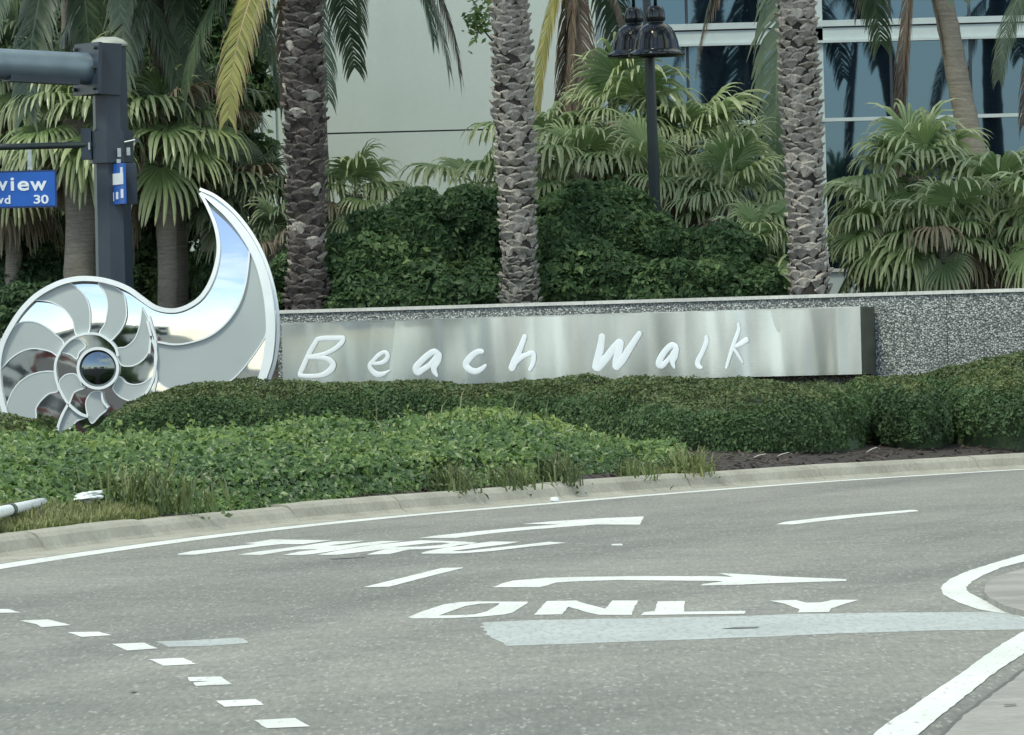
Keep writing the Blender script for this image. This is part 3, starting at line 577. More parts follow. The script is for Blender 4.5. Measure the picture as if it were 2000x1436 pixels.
for u in (-.26, .26):
    for v in (-.26, 0, .26): MB().tube([pc_ + adir * .33 + aside * u + aup * v, pc_ + adir * .385 + aside * u + aup * v], .028, 6).build('bolt', M['dark_metal'], fl)
MB().tube([pc_ + adir * t for t in (.30, .34, .5, 1, 2, 4, 7)], [.21, .207, .203, .2, .195, .185, .165], 20).build('mast_arm', M['arm'], pole, smooth=True)
MB().box(pc_ + adir * 1.0 - aup * .17 - aside * .03, (1.0, .24, .10), [adir, aside, aup]).build('underside_patch', M['pole'], pole)  # dark block along the arm's underside, in place of the dark marks there
lz = at(120, 288, PY)[2]
cl = np.array([pole_x, PY, lz])
MB().tube([cl + (0, 0, -.22), cl + (0, 0, .19)], .29, 8, phase=math.pi / 8 + .25).build('clamp_band', M['pole'], pole)
s_end = at(-230, 294, PY - .55)
MB().tube([cl + (-.2, -.12, .02), cl + (-.36, -.18, .02), s_end], [.045, .042, .042], 12).build('sign_arm', M['dark_metal'], pole, smooth=True)
MB().box(cl + (-.31, -.1, .03), (.13, .2, .40)).build('arm_clamp', M['pole'], pole)
MB().box(cl + (-.27, -.215, .0), (.022, .03, .09)).build('clamp_bolt', M['galv'], pole)
rod_a, rod_b = at(243, 278, PY - .35), at(266, 273, PY - .35); MB().tube([rod_a, rod_b], .013, 8).build('clamp_bolt', M['galv'], pole)
MB().box(at(268, 274, PY - .35), (.05, .08, .06)).build('clamp_nut', M['dark_metal'], pole)
MB().box(at(233, 298, PY - .36), (.045, .05, .11)).build('hanger_strap', M['galv'], pole); MB().box(at(251, 296, PY - .36), (.045, .05, .10)).build('hanger_strap', M['galv'], pole)
MB().box(at(232, 315, PY - .36), (.05, .05, .05)).build('hanger_strap', M['galv'], pole)
def text_mesh(body, size, mat, name, parent, o, ax, az, ext=.004, width=None):
    cu = bpy.data.curves.new(name, 'FONT'); cu.body = body; cu.size = size; cu.extrude = ext; cu.offset = size * .022
    ob = bpy.data.objects.new('tmp', cu); COL.objects.link(ob)
    dg = bpy.context.evaluated_depsgraph_get(); me = bpy.data.meshes.new_from_object(ob.evaluated_get(dg)); bpy.data.objects.remove(ob)
    co = np.zeros(len(me.vertices) * 3, np.float32); me.vertices.foreach_get('co', co); co = co.reshape(-1, 3)
    lo, hi = co[:, 0].min(), co[:, 0].max(); kx = 1.0 if width is None else width / (hi - lo)
    ay = np.cross(ax, az)
    out = np.array(o) + (co[:, :1] - lo) * kx * np.array(ax) + co[:, 1:2] * np.array(az) + co[:, 2:3] * ay
    me.vertices.foreach_set('co', out.astype(np.float32).ravel()); me.materials.clear(); me.materials.append(mat); me.name = name
    return link(name, me, parent)
SGY = PY - .62
s1 = at(110, 330, SGY); s2 = at(110, 405, SGY); SX1 = s1[0]; SZ1 = at(60, 333, SGY)[2]; SZ0 = at(60, 406, SGY)[2]; SX0 = SX1 - 2.6
sgn = tag(empty('street_name_sign', ((SX0 + SX1) / 2, SGY, SZ0)), 'blue street-name sign ending in view, hung left of the signal pole', 'sign')
MB().box(((SX0 + SX1) / 2, SGY, (SZ0 + SZ1) / 2), (SX1 - SX0, .03, SZ1 - SZ0)).build('sign_edge', M['sign_edge'], sgn)
MB().box(((SX0 + SX1) / 2, SGY - .012, (SZ0 + SZ1) / 2), (SX1 - SX0 - .045, .014, SZ1 - SZ0 - .045)).build('sign_face', M['sign_blue'], sgn)
sf = [o for o in sgn.children if o.name.startswith('sign_face')][0]
for x in (58, -120): p = at(x, 312, SGY); MB().box((p[0], SGY, p[2]), (.055, .02, at(58, 294, SGY)[2] - SZ1)).build('sign_hanger', M['galv'], sgn)
tx = SGY - .024
def onsign(x, y): p = at(x, y, tx); return (p[0], tx, p[2])
XA, ZA = np.array([1.0, 0, 0]), np.array([0, 0, 1.0])
def letters(word, x0, x1, y, size):
    """each letter its own part, set between the columns the photograph gives"""
    for ch, a, b in zip(word, x0, x1): text_mesh(ch, size, M['sign_white'], 'letter', sf, onsign(a, y), XA, ZA, .004, (b - a) * tx / FPX)
letters('view', (-4, 21, 34.5, 59), (15.5, 28, 57, 91.5), 372, .246)
letters('vd', (-3.5, 9), (7.5, 20.5), 398, .15)
letters('30', (66, 80.5), (79, 95), 397.5, .152)
VY = PY - .36
bl = tag(empty('street_name_sign', at(229, 398, VY)), 'blue cross-street sign seen nearly edge-on against the signal pole', 'sign')
va, vb = at(214.5, 322, VY), at(245.5, 322, VY); vz1, vz0 = at(230, 320, VY)[2], at(230, 399, VY)[2]
vdir = np.array([vb[0] - va[0], 0, 0]); vl = vdir[0]; depth = np.array([vl, -.55, 0])   # swings towards the camera
ctr = np.array([(va[0] + vb[0]) / 2, VY, (vz0 + vz1) / 2]); L = np.linalg.norm(depth); ux = depth / L; un = np.array([ux[1], -ux[0], 0])
MB().box(ctr, (L, .03, vz1 - vz0), [ux, un, ZA]).build('sign_face', M['sign_blue'], bl)
MB().box(ctr + np.array([.165, .06, 0]), (.14, .1, vz1 - vz0 + .01)).build('sign_bracket', M['pole'], bl)
def bits(u0, u1, z0, z1): return MB().box(ctr + ux * (u0 + u1) / 2 * L + un * .02 * (1 if un[1] < 0 else -1) + ZA * (z0 + z1) / 2 * (vz1 - vz0), (abs(u1 - u0) * L, .008, abs(z1 - z0) * (vz1 - vz0)), [ux, un, ZA]).build('lettering', M['sign_white'], bl)
bits(-.36, .48, -.02, .26); bits(-.48, -.38, -.06, .36); bits(.3, .46, .26, .4); bits(-.46, -.26, -.42, -.2); bits(-.06, .08, -.38, -.2); bits(.3, .46, -.36, -.14)
# ------------------------------------------------------------------ twin-bell street lamp
LY = 88.0
lb_ = at(1285, 590, LY); lx = at(1275, 250, LY)[0]; lg = ground_at(1285, LY)
lamp = tag(empty('street_lamp', (lx, LY, lg)), 'black street lamp with two bell shades on a dark post', 'street lamp')
top = at(1262, 120, LY)[2]
MB().tube([(lx + .04, LY, lg - .1), (lx - .02, LY, top + .1), (lx - .055, LY, top + 1.5)], [.088, .066, .045], 14).build('post', plain('dark_grey_lamp_post', (.035, .048, .052), .45), lamp, smooth=True)
MB().lathe([(.18, 0), (.18, .1), (.12, .18), (.10, .5), (.085, .55)], (lx + .04, LY, lg)).build('post_base', M['lamp'], lamp, smooth=True)
hz = top + 1.35
pr = [(.055, .665), (.09, .655), (.118, .60), (.125, .53), (.128, .475), (.10, .455), (.105, .44), (.15, .42), (.205, .375), (.25, .30), (.285, .20), (.305, .10), (.315, .075), (.365, .05), (.378, .03), (.372, 0), (.355, -.004), (.30, .03), (.27, .15), (.20, .30), (.10, .40)]
for x, dy in ((1282.5, -.42), (1240, .42)):
    yb = LY + dy; p = at(x, 110 if dy < 0 else 112, yb)
    b_ = MB().lathe(pr, p).build('bell_shade', M['lamp'], lamp, smooth=True)
    MB().tube([p + (0, 0, .64), p + (0, 0, .9), (p[0], yb, hz - .1), (p[0] * .6 + lx * .4, (yb + LY) / 2, hz + .1), (lx - .05, LY, hz)], [.024, .02, .02, .02, .025], 8).build('lamp_arm', M['lamp'], lamp, smooth=True)
    MB().lathe([(.001, .04), (.08, .05), (.10, .12), (.07, .2)], p, 16).build('bulb', plain('unlit_lamp_glass', (.5, .52, .5), .2), b_, smooth=True)
# ------------------------------------------------------------------ building
BY = 101.0; bg_ = .3
bld = tag(empty('hotel_building', (at(1000, 600, BY)[0], BY, bg_)), 'pale rendered building with blue glass storeys behind the palms', 'building')
def bx(mb, xa, xb, Y0, Y1, z0, z1): return mb.box(((xa + xb) / 2, (Y0 + Y1) / 2, (z0 + z1) / 2), (xb - xa, Y1 - Y0, z1 - z0))
X = lambda px, Y=BY: (px - 1000) / FPX * Y + 0.0
def bxx(px, py, Y=BY): return at(px, py, Y)[0]
xl, xr = bxx(556, 257), bxx(1168, 240); zj = at(800, 257, BY)[2]
bx(MB(), xl, xr, BY, BY + 9, .2, zj - .012).build('wall_panel', M['render_wall'], bld); bx(MB(), xl, xr, BY, BY + 9, zj + .012, 14).build('wall_panel', M['render_wall'], bld)
bx(MB(), xl + .02, xr - .02, BY + .03, BY + 8.9, .2, 13.9).build('wall_core', M['window_dark'], bld)
x2 = bxx(492, 260, BY + 3)
bx(MB(), x2, xl - .002, BY + 2.2, BY + 9, .2, 14).build('wall_return', M['render_wall'], bld)
for px_ in (503, 532): xx = bxx(px_, 260, BY + 2); bx(MB(), xx, xx + .05, BY + 2.15, BY + 2.19, .2, 14).build('pilaster_strip', M['window_white'], bld)
bx(MB(), x2 - 12, x2 - .6, BY + 6, BY + 12, .2, 14).build('wall_far', M['render_wall'], bld)
# pilaster at the glass
xp = bxx(1172, 200); bx(MB(), xr + .004, xp + .12, BY + .18, BY + 1, .2, 14).build('pilaster_strip', M['window_white'], bld)
GY = BY + .7
gx0, gx1 = xp + .12, bxx(2000, 200) + 9
zA, zB, zC = at(1600, 232, GY)[2], at(1600, 76, GY)[2], at(1600, 45, GY)[2]
def zrow(py): return at(1700, py, GY)[2]
# mullion columns as the photograph shows them, then on at the same pitch
cols = [bxx(p, 200, GY) for p in (1210, 1345, 1603, 1742, 1897)]; cols += [cols[-1] + 1.2 * k for k in range(1, 9)]
rows = [(.35, zrow(236)), (zrow(229), zrow(82)), (zrow(38), zrow(-180)), (zrow(-190), zrow(-420))]
for c0, c1 in zip(cols, cols[1:]):
    for r0, r1 in rows:
        tw = random.uniform(-.004, .004); tv = random.uniform(-.004, .006)
        q = [(c0 + .02, GY + tw, r0), (c1 - .02, GY - tw, r0), (c1 - .02, GY - tw + tv, r1), (c0 + .02, GY + tw + tv, r1)]
        MB().add(q, [(0, 1, 2, 3)]).build('window_pane', M['glass'], bld)
for i, c in enumerate(cols[:-1]):
    wide = .055 if i in (2,) else .022
    bx(MB(), c - wide, c + wide, GY - (.05 if i in (0, 2) else .02), GY + .1, .3, 14).build('mullion', M['window_white'] if i in (0, 2) else M['window_dark'], bld)
for (za, zb_, d) in ((zrow(236), zrow(229), .07), (zrow(82), zrow(77), .09), (zrow(77), zrow(53), .03), (zrow(53), zrow(50), -.02), (zrow(50), zrow(38), .06), (zrow(-190), zrow(-180), .07), (.2, .35, .1)):
    bx(MB(), gx0 - .1, gx1, GY - d - .02, GY + .12, za, zb_).build('transom', M['window_white'] if d >= 0 else M['window_dark'], bld)
bx(MB(), gx0, gx1, GY + .3, GY + .4, .2, 14).build('inner_wall', M['window_dark'], bld)
# low white wall behind the right-hand fan palms
lw = tag(empty('low_wall', at(1760, 590, 97)), 'low white wall just showing under the right-hand fan palms', 'wall')
a_, b__ = at(1615, 532, 97), at(2100, 565, 97); bx(MB(), a_[0], b__[0], 97, 97.3, .2, a_[2]).build('wall_block', M['window_white'], lw); bx(MB(), a_[0] - .02, b__[0] + .02, 96.96, 97.34, a_[2], a_[2] + .05).build('wall_cap', M['cap'], lw)
# posts glimpsed under the street-name sign
p = at(26, 470, 95); q = tag(empty('gate_post', (p[0], 95, .3)), 'pale square post under the blue street-name sign', 'post'); bx(MB(), at(10, 470, 95)[0], at(40, 470, 95)[0], 95, 95.25, .3, at(26, 405, 95)[2]).build('post_shaft', M['render_wall'], q)
bx(MB(), at(8, 470, 95)[0], at(42, 470, 95)[0], 94.97, 95.28, at(26, 405, 95)[2], at(26, 398, 95)[2]).build('post_cap', M['cap'], q)
# ------------------------------------------------------------------ foliage helpers
def leaf_cards(name, P, N, size, mat, parent=None, aspect=.5, rnd=None, jit=.7, fold=.25, droop=0.0):
    """one small folded leaf for every point P, facing roughly along N"""
    n = len(P); P = np.asarray(P); N = np.asarray(N) + rng.normal(0, jit, (n, 3)); N /= np.linalg.norm(N, axis=1)[:, None] + 1e-9
    A = rng.normal(0, 1, (n, 3)); A[:, 2] -= droop; A -= N * np.sum(A * N, 1)[:, None]; A /= np.linalg.norm(A, axis=1)[:, None] + 1e-9
    B = np.cross(N, A); sz = (size * np.clip(rng.lognormal(-.05, .28, n), .45, 1.7))[:, None]
    b = P - A * sz * .5; t = P + A * sz * .5; l = P + B * sz * aspect * .5 - A * sz * .05 + N * sz * fold * .4; r = P - B * sz * aspect * .5 - A * sz * .05 + N * sz * fold * .4
    V = np.stack([b, l, t, r], 1).reshape(-1, 3); i = np.arange(n)[:, None] * 4
    F_ = np.concatenate([i + np.array([[0, 1, 2]]), i + np.array([[0, 2, 3]])], 1).reshape(-1, 3)
    rv = rng.uniform(0, 1, n) if rnd is None else rnd
    me = mesh_np(name, V, F_, mat, {'rnd': np.repeat(rv, 4), 't': np.tile([0, .5, 1, .5], n)})
    return link(name, me, parent) if parent is not False else me
def vnoise(P, f, seed=0):
    r = np.random.default_rng(seed); o = np.zeros(len(P))
    for k in range(6):
        w = r.normal(0, 1, 3) * f * (1 + k * .45); o += np.sin(P @ w + r.uniform(0, 6.28)) / (1 + k * .5)
    return o / 2.6
def blob_shrub(name, blobs, n, size, mat, label, cat='shrub', group=None, base=None, light=.0, seed=1, aspect=.55, bump=.24):
    """blobs: (centre, radii); leaves through the outer shell, a dark twiggy core inside"""
    if cat == 'shrub':                       # small irregular puffs on the main masses
        pr_ = random.Random(seed); extra = []
        for cc, r in blobs:
            for _ in range(7):
                th = pr_.uniform(0, 6.28); ph = pr_.uniform(-.2, 1.3); q = np.array(cc) + np.array([r[0] * math.cos(ph) * math.cos(th), -abs(r[1] * math.cos(ph) * math.sin(th)), r[2] * math.sin(ph)]) * .92; s = pr_.uniform(.13, .27) * (1 if size < .1 else 1.6); extra.append((q, (s * 1.2, s, s * .9)))
        blobs = list(blobs) + extra
    C_ = np.array([b[0] for b in blobs], float); R_ = np.array([b[1] for b in blobs], float)
    loc = base if base is not None else (C_[:, 0].mean(), C_[:, 1].mean(), .3)
    root = tag(empty(name, loc), label, cat, group)
    area = (R_[:, 0] * R_[:, 2] + R_[:, 0] * R_[:, 1] + R_[:, 1] * R_[:, 2]); pick = rng.choice(len(blobs), int(n * 1.7), p=area / area.sum())
    d = rng.normal(0, 1, (len(pick), 3)); d /= np.linalg.norm(d, axis=1)[:, None]
    d[:, 1] = np.where(rng.random(len(d)) < .6, -np.abs(d[:, 1]), d[:, 1])
    q = C_[pick] + d * R_[pick]; k = 1 + bump * vnoise(q, 2.6, seed) + bump * .6 * vnoise(q, 7, seed + 3) - np.abs(rng.normal(0, .10, len(pick)))
    k += np.where(rng.random(len(pick)) < .06, np.abs(rng.normal(0, .14, len(pick))), 0); P = C_[pick] + d * R_[pick] * k[:, None]
    keep = P[:, 2] > loc[2] - .05
    for j in range(len(blobs)):
        e = np.linalg.norm((P - C_[j]) / (R_[j] * .78), axis=1); keep &= (e > 1) | (pick == j)
    P = P[keep][:n]; N = (d / R_[pick])[keep][:n]; N /= np.linalg.norm(N, axis=1)[:, None]; N[:, 2] += .35
    cl = vnoise(P, 3.2, seed + 9) * .28 + .38 + rng.normal(0, .2, len(P)) + light * (P[:, 2] - P[:, 2].mean())
    leaf_cards('foliage', P, N, size, mat, root, aspect, np.clip(cl, 0, 1))['kind'] = 'stuff'
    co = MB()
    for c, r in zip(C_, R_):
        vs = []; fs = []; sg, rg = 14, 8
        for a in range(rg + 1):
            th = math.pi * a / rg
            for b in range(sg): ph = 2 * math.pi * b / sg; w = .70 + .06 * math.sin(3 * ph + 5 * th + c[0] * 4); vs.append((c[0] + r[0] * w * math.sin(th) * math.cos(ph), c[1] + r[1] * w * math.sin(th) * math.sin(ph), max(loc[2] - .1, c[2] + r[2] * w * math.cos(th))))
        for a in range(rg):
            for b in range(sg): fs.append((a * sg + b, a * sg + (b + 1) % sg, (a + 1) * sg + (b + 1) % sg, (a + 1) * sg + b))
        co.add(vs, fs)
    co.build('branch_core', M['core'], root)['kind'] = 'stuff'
    return root
# ------------------------------------------------------------------ clipped hedges in front of the wall
def hedge(name, path, label, n, group='clipped hedge plants in front of the wall', seed=1, size=.05):
    """path rows: column, depth, half depth, base z, top z"""
    P_ = np.array(path, float); root = tag(empty(name, (at(P_[:, 0].mean(), 700, P_[:, 1].mean())[0], P_[:, 1].mean(), P_[:, 3].mean())), label, 'hedge', group)
    Q = cr_spline(P_, 10); xs = (Q[:, 0] - 1000) / FPX * Q[:, 1]
    ln = np.concatenate([[0], np.cumsum(np.hypot(np.diff(xs), np.diff(Q[:, 1])))]); Lh = ln[-1]
    def surf(s, t, k=1.0):
        x = np.interp(s, ln, xs); y = np.interp(s, ln, Q[:, 1]); hw = np.interp(s, ln, Q[:, 2]); z0 = np.interp(s, ln, Q[:, 3]); z1 = np.interp(s, ln, Q[:, 4])
        e = np.minimum(s, Lh - s); endk = np.sqrt(np.clip(1 - (1 - np.clip(e / .95, 0, 1)) ** 2, 0.02, 1)); hw = hw * (.12 + .88 * endk); zt = z0 + (z1 - z0) * (.45 + .55 * endk)
        c = np.cos(t); sn = np.sin(t)
        yy = y - hw * np.sign(c) * np.abs(c) ** .62 * k; zz = z0 + (zt - z0) * np.abs(sn) ** .55 * (k if np.isscalar(k) else k)
        return np.stack([x, yy, zz], -1)
    s = rng.uniform(0, Lh, n); t = np.where(rng.random(n) < .85, rng.uniform(.02, 1.9, n), rng.uniform(1.9, 3.1, n))
    P = surf(s, t); e = 1e-3
    Ts = surf(np.clip(s + .05, 0, Lh), t) - surf(np.clip(s - .05, 0, Lh), t); Tt = surf(s, t + .02) - surf(s, t - .02); N = np.cross(Tt, Ts); N /= np.linalg.norm(N, axis=1)[:, None] + 1e-9
    mid = np.stack([np.interp(s, ln, xs), np.interp(s, ln, Q[:, 1]), np.interp(s, ln, Q[:, 3])], -1); fl = np.sum(N * (P - mid), 1) < 0; N[fl] *= -1
    bulge = .12 * vnoise(P, 1.5, seed) + .05 * vnoise(P, 5.0, seed + 2)
    P = P + N * (bulge - np.abs(rng.normal(0, .03, n)))[:, None]
    topm = (N[:, 2] > .72) & (rng.random(n) < .85 * np.clip((N[:, 2] - .7) * 5, 0, 1))
    r = np.clip(.42 + .3 * vnoise(P, 4, seed + 5) + rng.normal(0, .2, n), 0, 1)
    sel = ~topm; leaf_cards('foliage', P[sel], N[sel], size, M['hedge_leaf'], root, .55, r[sel])['kind'] = 'stuff'
    leaf_cards('trimmed_tips', P[topm], N[topm], size * .8, M['hedge_tip'], root, .5, r[topm], jit=.9)['kind'] = 'stuff'
    ss, tt = np.meshgrid(np.linspace(0.02, Lh - .02, max(8, int(Lh * 6))), np.linspace(.0, math.pi, 13), indexing='ij')
    V = surf(ss.ravel(), tt.ravel(), .84); V[:, 2] -= .10
    na, nb = ss.shape; F_ = np.array([(a * nb + b, (a + 1) * nb + b, (a + 1) * nb + b + 1, a * nb + b + 1) for a in range(na - 1) for b in range(nb - 1)])
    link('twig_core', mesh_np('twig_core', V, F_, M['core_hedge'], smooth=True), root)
    return root
hedge('clipped_hedge', [(-180, 77.5, .8, .3, .82), (-60, 77.5, .8, .3, .84), (60, 77.6, .8, .3, .83), (128, 77.6, .7, .3, .76)], 'low clipped hedge at the left edge in front of the sculpture', 14000, seed=3)
hedge('clipped_hedge', [(150, 77.2, .8, .3, .80), (230, 77.3, .9, .3, .93), (350, 77.6, .9, .3, 1.06), (500, 77.8, .9, .3, 1.11), (700, 78.2, .95, .3, 1.11), (900, 78.2, .95, .3, 1.10), (1080, 77.8, 1.0, .3, 1.09), (1240, 77.2, 1.0, .3, 1.06)], 'long clipped hedge under the lettered panel and the sculpture horn', 60000, seed=5)
hedge('clipped_hedge', [(1120, 74.4, 1.5, .22, .90), (1210, 74.0, 1.9, .2, 1.0), (1320, 73.6, 2.2, .18, 1.03), (1450, 73.6, 2.2, .18, 1.01), (1580, 73.8, 2.0, .18, .98), (1685, 74.4, 1.8, .2, .93)], 'largest rounded clipped bush, below the right half of the panel', 38000, seed=8)
hedge('clipped_hedge', [(1668, 75.4, 1.7, .22, 1.0), (1740, 75.2, 1.9, .22, 1.03), (1800, 75.2, 1.9, .22, 1.01), (1848, 75.4, 1.7, .22, .99)], 'smaller rounded clipped bush right of the panel end', 20000, seed=11)
hedge('clipped_hedge', [(1828, 76.0, 1.6, .25, 1.02), (1900, 75.8, 1.6, .25, 1.06), (2020, 76.0, 1.6, .25, 1.08), (2200, 77, 1.2, .25, 1.1)], 'clipped bush cut by the right edge of the view', 24000, seed=14)
hedge('clipped_hedge', [(1600, 78.9, .6, .3, .93), (1690, 78.5, .7, .3, 1.03), (1800, 78.1, .8, .3, 1.12), (1950, 77.9, .8, .3, 1.18), (2200, 77.9, .8, .3, 1.27)], 'higher olive-topped hedge row along the bare right end of the wall', 26000, seed=17)
# ------------------------------------------------------------------ ground cover between kerb and hedge
TOPS = [(-200, 858), (0, 852), (300, 852), (450, 840), (600, 832), (760, 822), (900, 808), (970, 806), (1060, 824), (1130, 848), (1200, 868), (1260, 898), (1320, 924), (1400, 950)]
LEN = [(-200, 9), (300, 9), (700, 8), (1000, 6.5), (1200, 5), (1300, 3.2), (1400, 1.0)]
FRONT = [(-200, 2.6), (0, 2.4), (170, 1.7), (290, .35), (400, .0), (520, -.15), (660, .0), (700, .35), (850, .45), (960, .25), (1040, .3), (1100, .9), (1200, .9), (1280, .5), (1400, .3)]
def cover_z(px, u):
    """height of the leaf canopy along a column, u from 0 at the kerb to 1 at the crest"""
    Yk = kerb_y(px) + interp(px, FRONT); Yc = Yk + interp(px, LEN); Y = Yk + (Yc - Yk) * u
    zc = CAMH + Yc * ray(px, interp(px, TOPS))[2]; z0 = ground_at(px, Y) + .02
    rise = .28 * sm(u / .10) if px < 1150 else .2 * sm(u / .12)
    return Y, z0 + max(0.05, zc - z0) * (rise + (1 - rise / 1.0) * u ** .75 * (1 if u > 0 else 0))
nc = 112000
pxs = rng.uniform(-180, 1335, nc); us = rng.random(nc) ** 1.7
us = np.where(rng.random(nc) < .12, us * .05, us)
PP = np.zeros((nc, 3))
for i in range(nc):
    Y, z = cover_z(pxs[i], us[i]); p = (pxs[i] - 1000) / FPX * Y; PP[i] = (p, Y, z)
gzs = np.array([ground_at(pxs[i], PP[i, 1]) for i in range(nc)])
bump = .07 * vnoise(PP * [1, .6, 1], 2.4, 21) + .045 * vnoise(PP, 6.5, 22)
PP[:, 2] += bump * np.clip(us * 8, .3, 1)
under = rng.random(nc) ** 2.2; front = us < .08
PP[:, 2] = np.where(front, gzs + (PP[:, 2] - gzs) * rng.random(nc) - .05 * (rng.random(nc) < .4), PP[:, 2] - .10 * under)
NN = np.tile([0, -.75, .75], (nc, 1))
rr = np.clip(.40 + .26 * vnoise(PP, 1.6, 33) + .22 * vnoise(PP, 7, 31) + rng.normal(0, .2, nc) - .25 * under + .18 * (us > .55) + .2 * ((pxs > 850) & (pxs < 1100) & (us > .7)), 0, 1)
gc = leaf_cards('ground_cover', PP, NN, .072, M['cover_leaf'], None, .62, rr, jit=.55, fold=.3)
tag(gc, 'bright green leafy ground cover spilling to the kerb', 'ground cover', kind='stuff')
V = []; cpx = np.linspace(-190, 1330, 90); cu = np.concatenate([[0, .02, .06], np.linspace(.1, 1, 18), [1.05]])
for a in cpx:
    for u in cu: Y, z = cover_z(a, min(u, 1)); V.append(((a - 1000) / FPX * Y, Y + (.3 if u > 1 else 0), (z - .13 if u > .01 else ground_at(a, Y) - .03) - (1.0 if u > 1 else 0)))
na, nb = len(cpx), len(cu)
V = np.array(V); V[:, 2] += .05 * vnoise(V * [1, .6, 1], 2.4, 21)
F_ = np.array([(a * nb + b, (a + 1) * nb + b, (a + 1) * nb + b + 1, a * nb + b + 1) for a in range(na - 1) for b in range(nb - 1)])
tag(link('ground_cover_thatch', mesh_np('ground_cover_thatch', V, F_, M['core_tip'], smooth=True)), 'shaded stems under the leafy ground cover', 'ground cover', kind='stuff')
# ------------------------------------------------------------------ grass and weeds
def blades(name, bases, h, mat, parent=None, w=.008, lean=.5):
    n = len(bases); B = np.asarray(bases, float); a = rng.uniform(0, 6.28, n); hh = h * rng.uniform(.45, 1.25, n); le = np.abs(rng.normal(0, lean, n))
    d = np.stack([np.cos(a), np.sin(a), np.zeros(n)], 1); s = np.stack([-np.sin(a), np.cos(a), np.zeros(n)], 1); s[:, 0] = np.where(np.abs(s[:, 0]) < .5, .7, s[:, 0])
    m1 = B + d * (hh * le * .35)[:, None]; m1[:, 2] += hh * .6; t = B + d * (hh * le)[:, None]; t[:, 2] += hh * (1 - .25 * le)
    V = np.stack([B - s * w, B + s * w, m1 + s * w * .8, m1 - s * w * .8, t], 1).reshape(-1, 3); i = np.arange(n)[:, None] * 5
    F_ = np.concatenate([i + np.array([[0, 1, 2]]), i + np.array([[0, 2, 3]]), i + np.array([[3, 2, 4]])], 1).reshape(-1, 3)
    me = mesh_np(name, V, F_, mat, {'rnd': np.repeat(rng.random(n), 5), 't': np.tile([0, 0, .6, .6, 1], n)})
    return link(name, me, parent)
gb = []
for k in range(9000):
    px = rng.uniform(-180, 300) if k < 8200 else rng.uniform(1240, 1385); Yk = kerb_y(px); Y = Yk + .02 + rng.random() ** 1.3 * (max(.5, interp(px, FRONT) + .9)) * (1 if k < 8200 else .4); gb.append(((px - 1000) / FPX * Y, Y, ground_at(px, Y) - .02))
tag(blades('verge_grass', gb, .11, M['grass']), 'strip of dry yellowish grass along the kerb at lower left', 'grass', kind='stuff')
WE = [(880, 965, 'sprawling weed tuft hanging over the kerb, leftmost on the bare kerb', 130, .30), (988, 950, 'weed tuft hanging over the kerb left of the pebble in the gutter', 110, .26), (1082, 945, 'taller weed tuft over the kerb below the ground cover', 130, .32),
      (1235, 930, 'small weed tuft on the kerb near the end of the ground cover', 80, .24), (1340, 918, 'straw-coloured weed tuft on the kerb beside the bark mulch', 140, .32), (265, 985, 'light green weed clump beside the white plastic litter', 240, .40)]
for px, py, lb, n, h in WE:
    Y = kerb_y(px) + (0 if px != 265 else .9); c = np.array([(px - 1000) / FPX * Y, Y, ground_at(px, Y) - .01])
    t = tag(empty('weed_tuft', c), lb, 'weed', 'weeds along the kerb')
    sp_ = .10 if px != 265 else .28
    b = [c + (rng.normal(0, sp_), rng.normal(0, .25) - (.1 if px != 265 else 0), 0) for _ in range(n)]
    blades('blades', b, h * 1.0, M['grass'] if px == 1340 else M['weed'], t, .010, .9)['kind'] = 'stuff'
    P = np.array([c + (rng.normal(0, sp_ * 1.2), rng.normal(-.12, .2), rng.uniform(-.08, h * .4)) for _ in range(n)])
    leaf_cards('leaves', P, np.tile([0, -.7, .7], (n, 1)), .06, M['weed'], t, .5)['kind'] = 'stuff'
tw = []
for k in range(70):
    px = rng.uniform(560, 1220); u = rng.uniform(.3, 1); Y, z = cover_z(px, u); tw.append(((px - 1000) / FPX * Y, Y, z - .12))
tag(blades('tall_grass_stalks', tw, .42, M['weed'], None, .007, .5), 'thin grass stalks poking up through the ground cover', 'grass', kind='stuff')
# upright leafy shoots breaking the canopy
SP = []; SN = []
for k in range(420):
    px = rng.uniform(-150, 1330); u = rng.uniform(.05, 1); Y, z = cover_z(px, u); h = rng.uniform(.06, .20); dx, dy = rng.normal(0, .05, 2)
    for j in range(7): f = j / 6; SP.append(((px - 1000) / FPX * Y + dx * f + rng.normal(0, .022), Y + dy * f + rng.normal(0, .022), z - .05 + (h + .05) * f)); SN.append((0, -.6, .6))
sh_ = leaf_cards('ground_cover_shoots', np.array(SP), np.array(SN), .058, M['cover_leaf'], None, .5, np.clip(rng.normal(.72, .2, len(SP)), 0, 1), jit=.8)
tag(sh_, 'lighter young shoots standing up out of the ground cover', 'ground cover', kind='stuff')
